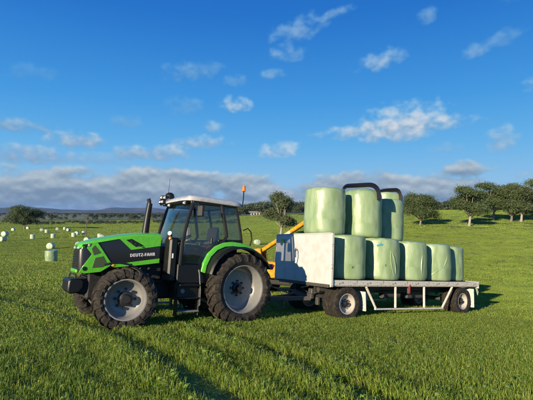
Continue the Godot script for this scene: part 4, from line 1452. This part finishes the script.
func make_load(tx: Transform3D) -> void:
	var deck := 1.10
	var near := "bales in the lower row along the near deck edge"
	var b := stack_bale(tx, Vector3(1.12, deck, 0.60), 0.3, 101, 0.62, 1.27, "pale green wrapped bale in the lower row, right behind the headboard post", 0.03, near)
	film_fold(b, 0.62, 0.3, 165.0, 132.0, 0.06, 0.95, 5.0)
	film_fold(b, 0.62, 0.3, 158.0, 160.0, 0.2, 1.1, -4.0)
	scuff(b, 0.62, 0.3, 112.0, 0.36, 0.045, 1)
	b = stack_bale(tx, Vector3(2.62, deck, 0.60), 1.3, 102, 0.64, 1.28, "pale green wrapped bale with a small blue paint mark near its top", 0.03, near)
	var bm := MB.new()
	bm.box(Vector3(0, 0, 0), Vector3(0.17, 0.045, 0.05), 0.006, Basis(Vector3.BACK, 0.25))
	bm.box(Vector3(0.06, 0.035, 0), Vector3(0.10, 0.03, 0.046), 0.006, Basis(Vector3.BACK, -0.5))
	var bo := part("paint_mark", bm, M.blue_paint, b)
	var pa := deg_to_rad(136.0) + 1.3
	bo.transform = Transform3D(Basis(Vector3.UP, PI / 2 - pa), Vector3(cos(pa) * 0.625, 1.06, sin(pa) * 0.625))
	film_fold(b, 0.64, 1.3, 104.0, 92.0, 0.95, 0.15, 5.0)
	film_fold(b, 0.64, 1.3, 101.0, 84.0, 0.9, 0.2, -3.0)
	scuff(b, 0.64, 1.3, 119.0, 0.45, 0.035, 3)
	b = stack_bale(tx, Vector3(4.05, deck, 0.60), 2.1, 103, 0.63, 1.27, "pale green wrapped bale in the middle of the lower near row", 0.03, near)
	film_fold(b, 0.63, 2.1, 96.0, 92.0, 0.2, 0.9, 3.0)
	b = stack_bale(tx, Vector3(5.46, deck, 0.60), 0.8, 104, 0.62, 1.27, "pale green wrapped bale, last but one before the trailer's tail", 0.03, near)
	film_fold(b, 0.62, 0.8, 160.0, 105.0, 0.1, 0.5, 4.0)
	film_fold(b, 0.62, 0.8, 112.0, 94.0, 0.45, 0.9, -3.0)
	stack_bale(tx, Vector3(6.74, deck, 0.36), 2.9, 105, 0.58, 1.25, "narrower pale green wrapped bale at the trailer's tail end", 0.03, near)
	for k in 5:
		stack_bale(tx, Vector3(0.85 + k * 1.36, deck, -0.62), k * 1.1, 110 + k, 0.61, 1.26, "pale green wrapped bale in the lower row along the far deck edge", 0.03, "bales in the lower far row")
	stack_bale(tx, Vector3(0.80, 2.385, 0.02), 0.5, 121, 0.635, 1.42, "big pale green wrapped bale of the upper layer, above the headboard", 0.03)
	stack_bale(tx, Vector3(2.22, 2.39, 0.24), 1.9, 122, 0.625, 1.46, "dome-topped wrapped bale of the upper layer under the first black grab arm", 0.17)
	stack_bale(tx, Vector3(3.74, 2.38, -0.06), 2.6, 123, 0.60, 1.42, "wrapped bale of the upper layer between the two black grab arms", 0.06)
	stack_bale(tx, Vector3(4.85, 2.98, -0.98), 0.2, 124, 0.63, 1.30, "wrapped bale held up in the air by the loader's second grab arm", 0.05)

# ------------------------------------------------------------------ yellow loader behind the trailer
func make_loader(tx: Transform3D) -> void:
	var xf := on_slope(-0.38, 18.5, -34.0, 0.0)
	var t := thing("loader", "yellow telescopic loader behind the trailer, lifting bales with a black grab", "loader", xf)
	var inv := xf.affine_inverse() * tx
	var pivot := Vector3(0, 1.86, 0)
	var tip: Vector3 = inv * Vector3(3.45, 4.06, -1.95)
	# boom
	var dir := (tip - pivot).normalized()
	var bm := MB.new()
	bm.bar(pivot - dir * 0.35, pivot + dir * 3.4, 0.17, 0.17, 0.03)
	var boom := part("boom", bm, M.yellow, t)
	var ib := MB.new()
	ib.bar(pivot + dir * 3.3, tip, 0.13, 0.13, 0.02)
	part("inner_boom", ib, M.yellow, boom)
	var rp := MB.new()
	rp.bar(pivot + dir * 1.15 + Vector3(0, -0.02, 0.09), pivot + dir * 2.0 + Vector3(0, -0.02, 0.09), 0.008, 0.12)
	part("side_plate", rp, M.white_film, boom)
	var cy := MB.new()
	cy.tube([Vector3(1.3, 1.15, 0.0), pivot + dir * 1.6 + Vector3(0, -0.2, 0)], 0.06, 10)
	part("lift_ram", cy, M.grey_metal, boom)
	# body
	var bd := MB.new()
	bd.prism([Vector2(-0.75, 0.62), Vector2(-0.85, 0.9), Vector2(-0.78, 1.35), Vector2(-0.35, 1.62), Vector2(0.25, 1.45), Vector2(0.5, 1.1), Vector2(3.1, 1.0), Vector2(3.25, 0.7), Vector2(3.0, 0.5), Vector2(-0.5, 0.5)], -0.42, 0.42, 0.04)
	var body := part("body", bd, M.chassis, t)
	for s in [1.0, -1.0]:
		var bp := MB.new()
		bp.prism([Vector2(-0.3, 1.3), Vector2(-0.22, 1.98), Vector2(0.16, 2.02), Vector2(0.34, 1.3)], 0.17 * s, 0.25 * s, 0.015)
		part("boom_mount", bp, M.yellow, body)
	var hp := MB.new()
	hp.prism([Vector2(0.55, 0.8), Vector2(0.55, 1.4), Vector2(0.8, 1.5), Vector2(2.0, 1.42), Vector2(2.1, 0.8)], 0.45, 1.05, 0.05)
	part("engine_cover", hp, M.yellow, body)
	var cb := MB.new()
	for q in [[0.65, -1.02], [0.65, -0.25], [2.0, -1.02], [2.0, -0.25]]:
		cb.tube([Vector3(q[0], 0.9, q[1]), Vector3(q[0], 1.6, q[1]), Vector3(lerpf(q[0], 1.3, 0.12), 2.3, q[1])], 0.035, 7)
	cb.box(Vector3(1.3, 2.33, -0.63), Vector3(1.3, 0.07, 0.85), 0.03)
	cb.box(Vector3(1.32, 1.05, -0.63), Vector3(1.5, 0.5, 0.82), 0.04)
	var cab := part("cab", cb, M.black, t)
	var gl := MB.new()
	gl.box(Vector3(1.98, 1.8, -0.63), Vector3(0.01, 0.95, 0.72))
	gl.box(Vector3(1.32, 1.8, -0.24), Vector3(1.2, 0.95, 0.01))
	part("window", gl, M.glass, cab)
	var ty := tractor_tyre(0.56, 0.30, 0.36, 17, 0.035).mesh(38)
	var ri := dished_rim(0.30, 0.36, 0.03).mesh(35)
	var hu := hub_piece(0.10, 0.03, 0.1, 6).mesh(35)
	for x in [0.0, 2.75]:
		for s in [1.0, -1.0]:
			wheel("wheel", t, Vector3(x, 0.585, 0.88 * s), 0.0 if s > 0 else PI, ty, ri, hu, M.yellow)
		var ax := MB.new()
		ax.tube([Vector3(x, 0.585, -0.8), Vector3(x, 0.585, 0.8)], 0.1, 10)
		part("axle", ax, M.chassis, t)
	# grab: a cross beam and two hooked arms reaching over the bales
	var gn := MB.new()
	gn.T = inv
	gn.bar(Vector3(2.1, 3.5, -1.80), Vector3(5.0, 3.6, -1.80), 0.14, 0.16, 0.015)
	gn.bar(Vector3(3.2, 3.5, -1.86), Vector3(3.4, 4.12, -1.9), 0.1, 0.1, 0.012)
	gn.bar(Vector3(3.8, 3.5, -1.86), Vector3(3.55, 4.12, -1.9), 0.1, 0.1, 0.012)
	var grab := part("bale_grab", gn, M.black, t)
	for q in [[[2.2, 3.5, -1.75], [2.17, 3.52, -0.85], [2.16, 3.75, -0.62], [2.16, 4.10, -0.55], [2.165, 4.175, -0.38], [2.18, 4.10, 0.55], [2.19, 4.03, 0.78], [2.20, 3.86, 0.93], [2.20, 3.58, 0.97]], [[4.85, 3.6, -1.75], [4.85, 3.75, -1.70], [4.85, 4.25, -1.55], [4.85, 4.42, -1.3], [4.85, 4.41, -0.55], [4.85, 4.33, -0.38], [4.85, 4.1, -0.30], [4.85, 3.50, -0.30]]]:
		var am := MB.new()
		am.T = inv
		var cv := Curve3D.new()
		for i in q.size():
			var a := Vector3(q[maxi(i - 1, 0)][0], q[maxi(i - 1, 0)][1], q[maxi(i - 1, 0)][2])
			var e := mini(i + 1, q.size() - 1)
			var c := Vector3(q[e][0], q[e][1], q[e][2])
			var p := Vector3(q[i][0], q[i][1], q[i][2])
			var tn := (c - a).normalized()
			cv.add_point(p, -tn * (p - a).length() * 0.33, tn * (c - p).length() * 0.33)
		am.tube(Array(cv.tessellate(4, 4)), 0.076, 4)
		part("grab_arm", am, M.black, grab)

# ------------------------------------------------------------------ far things in the field
func make_field_things() -> void:
	var up := bale_mesh(301, 0.62, 1.25, 0.03, 28).mesh(60)
	var grp := "wrapped bales scattered over the paddock"
	var k := 0
	# bearing, distance, lying (1) or standing (0), stacked
	for q in [[52.0, 38.5, 0], [53.0, 78.0, 1], [79.0, 80.0, 1], [6.0, 98.0, 1], [33.0, 112.0, 0], [53.5, 116.0, 0], [74.0, 120.0, 0], [88.5, 96.0, 1], [102.0, 112.0, 1], [47.0, 150.0, 0], [14.5, 165.0, 1], [57.5, 172.0, 1], [65.0, 178.0, 0], [78.0, 140.0, 1], [42.0, 158.0, 1], [84.0, 142.0, 0], [100.0, 118.0, 0], [256.0, 92.0, 1], [70.0, 165.0, 1], [29.0, 185.0, 1]]:
		var s := spot(q[0], q[1])
		var lab := "white wrapped bale lying on its side far out in the paddock" if q[2] == 1 else "white wrapped bale standing on end far out in the paddock"
		if k == 0: lab = "pale green wrapped bale standing on end, alone in the open paddock"
		if q[1] == 78.0: lab = "white wrapped bale lying behind the lone standing green bale"
		if q[1] == 142.0: lab = "white wrapped bale standing on end beside the power pole"
		if q[1] == 185.0: lab = "white wrapped bale lying under the spreading tree"
		if q[1] == 98.0: lab = "white wrapped bale lying on the grass with another on top of it"
		if q[0] == 256.0: lab = "white wrapped bale in the field between the cab and the headboard"
		var xf := upright(s.x, s.y, 40.0 * k, -0.02)
		if k == 0: xf.basis = xf.basis.scaled(Vector3.ONE * 0.86)
		if q[2] == 1:
			xf = Transform3D(Basis(Vector3.UP, deg_to_rad(-20.0 + 23.0 * (k % 3))) * Basis(Vector3.RIGHT, PI / 2), g3(s.x, -s.y) + Vector3.UP * 0.60)
		single("field_bale", up, M.film if k == 0 else M.white_film, lab, "bale", xf, "" if k == 0 or q[0] == 256.0 else grp)
		k += 1
	var s2 := spot(7.0, 98.5)
	single("field_bale", up, M.white_film, "white wrapped bale lying on top of another, below the spreading tree", "bale", Transform3D(Basis(Vector3.RIGHT, PI / 2), g3(s2.x, -s2.y) + Vector3.UP * 1.8), "")
	# trees
	var p := spot(25.0, 186.0)
	tree("spreading_tree", "broad spreading olive-green tree alone at the edge of the paddock", "dome", p, 11.4, 15.5, 501)
	p = spot(281.0, 128.0)
	tree("gum_tree", "thin gum tree with open crown rising behind the cream headboard", "gum", p, 13.6, 10.5, 512)
	p = spot(420.0, 128.0)
	tree("round_tree", "dense round-headed tree standing alone on the slope beside the raised bales", "dome", p, 10.6, 10.6, 523)
	var rowg := "gum trees along the slope"
	p = spot(469.0, 122.0)
	tree("gum_tree", "pale-trunked gum tree with flat tiers of leaves on the slope", "tiers", p, 12.2, 12.0, 534, rowg)
	p = spot(493.0, 140.0)
	tree("gum_tree", "tall gum tree with broken tiers behind the pale-trunked one", "tiers", p, 13.2, 12.0, 545, rowg)
	p = spot(511.0, 134.0)
	tree("round_tree", "dense dark tree among the gums on the slope", "dome", p, 12.4, 12.0, 556, rowg)
	p = spot(521.0, 132.0)
	tree("gum_tree", "slender gum tree in front of the dense dark tree", "gum", p, 12.0, 10.0, 567, rowg)
	p = spot(538.0, 142.0)
	tree("gum_tree", "gum tree at the top end of the slope row", "tiers", p, 13.8, 11.0, 578, rowg)
	p = spot(556.0, 138.0)
	tree("round_tree", "round tree beyond the top end of the slope row", "dome", p, 11.0, 10.0, 579, rowg)
	# woods
	rng.seed = 900
	var sp := []
	for i in 60: sp.append(spot(rng.randf_range(400, 462), rng.randf_range(265, 330)))
	for i in 50: sp.append(spot(rng.randf_range(455, 640), rng.randf_range(255, 300)))
	far_wood("far_wood", "dark wood along the crest behind the slope trees", sp, 6.0, 10.0, 901)
	sp = []
	for i in 120: sp.append(spot(rng.randf_range(226, 335), rng.randf_range(450, 560)))
	for i in 40: sp.append(spot(rng.randf_range(258, 330), rng.randf_range(430, 470)))
	far_wood("far_wood", "dark wood on the rise behind the gum tree", sp, 9.0, 15.0, 902)
	sp = []
	for i in 45: sp.append(spot(rng.randf_range(-120, 250), 430.0 + absf(rng.randfn()) * 60.0))
	for i in 900: sp.append(spot(rng.randf_range(-150, 260), 900.0 + 2200.0 * pow(rng.randf(), 0.8)))
	for r in 7:
		var dd := 800.0 + 330.0 * r
		var c := rng.randf_range(-80, 180)
		for i in 90: sp.append(spot(c + rng.randf_range(-60, 60), dd + rng.randf_range(-12, 12)))
	far_wood("far_wood", "far hedgerows and scattered trees on the tan plain", sp, 4.0, 9.0, 903)
	sp = []
	for i in 420: sp.append(spot(rng.randf_range(-140, 236), rng.randf_range(275, 330)))
	far_wood("scrub_belt", "low dark scrub belt along the end of the paddock", sp, 1.4, 2.6, 904)
	# farm shed on the rise
	p = spot(256.0, 445.0)
	var t := thing("farm_shed", "long low farm shed with pale iron roof before the wood", "building", upright(p.x, p.y, 12.0))
	var wm := MB.new()
	wm.box(Vector3(0, 1.3, 0), Vector3(11, 2.7, 6), 0.0)
	part("wall", wm, M.wall_paint, t)
	var rf := MB.new()
	rf.loft([PackedVector3Array([Vector3(-7, 2.66, -3.6), Vector3(-7, 4.2, 0), Vector3(-7, 2.66, 3.6)]), PackedVector3Array([Vector3(7, 2.66, -3.6), Vector3(7, 4.2, 0), Vector3(7, 2.66, 3.6)])])
	part("roof", rf, M.roof_iron, t)
	for i in 4:
		var wd := MB.new()
		wd.box(Vector3(-4.5 + i * 3.0, 1.2, 3.02), Vector3(1.6, 2.0, 0.08))
		part("door", wd, M.chassis, t)
	# power pole
	p = spot(86.5, 120.0)
	t = thing("power_pole", "thin wooden power pole standing out in the paddock", "pole", upright(p.x, p.y, 25.0, -0.1))
	var pm := MB.new()
	pm.tube([Vector3.ZERO, Vector3(0, 3.0, 0), Vector3(0, 6.2, 0)], [0.14, 0.12, 0.1], 8)
	part("post", pm, M.pole, t)
	var cm := MB.new()
	cm.box(Vector3(0, 5.8, 0.12), Vector3(1.7, 0.12, 0.1), 0.0)
	part("cross_arm", cm, M.pole, t)

func _ready() -> void:
	# ---- camera
	var cam := Camera3D.new()
	cam.name = "camera"
	add_child(cam)
	cam.position = Vector3(0, EYE, 0)
	cam.rotation.x = atan(14.0 / 410.0)
	cam.fov = rad_to_deg(2.0 * atan(200.0 / 410.0))
	cam.near = 0.05
	cam.far = 30000.0
	cam.current = true
	# ---- sky, air, exposure
	var we := WorldEnvironment.new()
	we.name = "environment"
	var env := Environment.new()
	env.background_mode = Environment.BG_SKY
	var sk := Sky.new()
	var sm := PanoramaSkyMaterial.new()
	sm.panorama = make_sky()
	sk.sky_material = sm
	env.sky = sk
	env.background_energy_multiplier = 0.75
	env.tonemap_mode = Environment.TONE_MAPPER_LINEAR
	env.tonemap_exposure = 1.35
	env.fog_enabled = true
	env.fog_density = 0.00005
	env.fog_light_color = Color(0.55, 0.72, 1.0)
	env.sdfgi_enabled = true
	env.ssao_enabled = true
	env.ssil_enabled = true
	we.environment = env
	add_child(we)
	# ---- sun: low, behind the camera's left shoulder
	var sun := DirectionalLight3D.new()
	sun.name = "sun"
	add_child(sun)
	var el := deg_to_rad(16.0)
	var az := deg_to_rad(35.5) # shadows run this far to the right of straight away
	sun.look_at_from_position(Vector3.ZERO, Vector3(sin(az) * cos(el), -sin(el), -cos(az) * cos(el)))
	sun.light_energy = 1.6
	sun.light_color = Color(1.0, 0.925, 0.80)
	sun.light_angular_distance = 0.5
	sun.shadow_enabled = true
	# ---- the place
	lumps.seed = 12
	lumps.frequency = 0.012
	make_materials()
	make_land()
	# ---- the things
	make_tractor()
	var tx := make_trailer()
	make_load(tx)
	make_loader(tx)
	make_field_things()
	# ---- grass last
	tracks = [PackedVector2Array([Vector2(-16.0, -19.0), Vector2(-7.36, -11.63), Vector2(-4.81, -9.64), Vector2(-3.4, -8.3), Vector2(-2.39, -7.2), Vector2(-1.36, -5.86), Vector2(-0.59, -4.75), Vector2(1.4, -1.8)]),
		PackedVector2Array([Vector2(-5.6, -12.9), Vector2(-3.1, -10.9), Vector2(-1.26, -8.6), Vector2(-0.49, -7.65), Vector2(0.37, -6.4), Vector2(1.1, -5.1), Vector2(3.0, -2.2)])]
	var fine := []
	for k in 6: fine.append(tuft(1000 + k, 44, 0.12, 0.05, 0.155, 0.0022, 3 if k < 2 else 0))
	scatter("grass", "lush long green grass in front of the tractor and trailer", fine, 2.5, 8.2, 150.0, 0.75, 1.15, 2001)
	var short := []
	for k in 5: short.append(tuft(1050 + k, 34, 0.13, 0.035, 0.105, 0.0032, 2 if k < 2 else 0))
	scatter("short_grass", "short green paddock grass around the wheels", short, 8.2, 16.0, 140.0, 0.75, 1.2, 2011)
	var mid := []
	for k in 3: mid.append(tuft(1100 + k, 34, 0.20, 0.045, 0.12, 0.006, 0))
	scatter("mid_grass", "lush green paddock grass further down the slope", mid, 16.0, 45.0, 30.0, 0.8, 1.3, 2002)
	var far := []
	for k in 2: far.append(tuft(1200 + k, 60, 0.5, 0.05, 0.14, 0.014, 0))
	scatter("far_grass", "paddock grass out in the field", far, 45.0, 130.0, 5.0, 0.8, 1.3, 2003)
	var wide := []
	for k in 2: wide.append(tuft(1300 + k, 90, 1.5, 0.07, 0.17, 0.045, 0))
	scatter("distant_grass", "paddock grass on the far slopes", wide, 130.0, 330.0, 0.55, 0.8, 1.3, 2004)
	scatter("crest_grass", "paddock grass along the far crest", wide, 330.0, 470.0, 0.3, 0.9, 1.4, 2005)
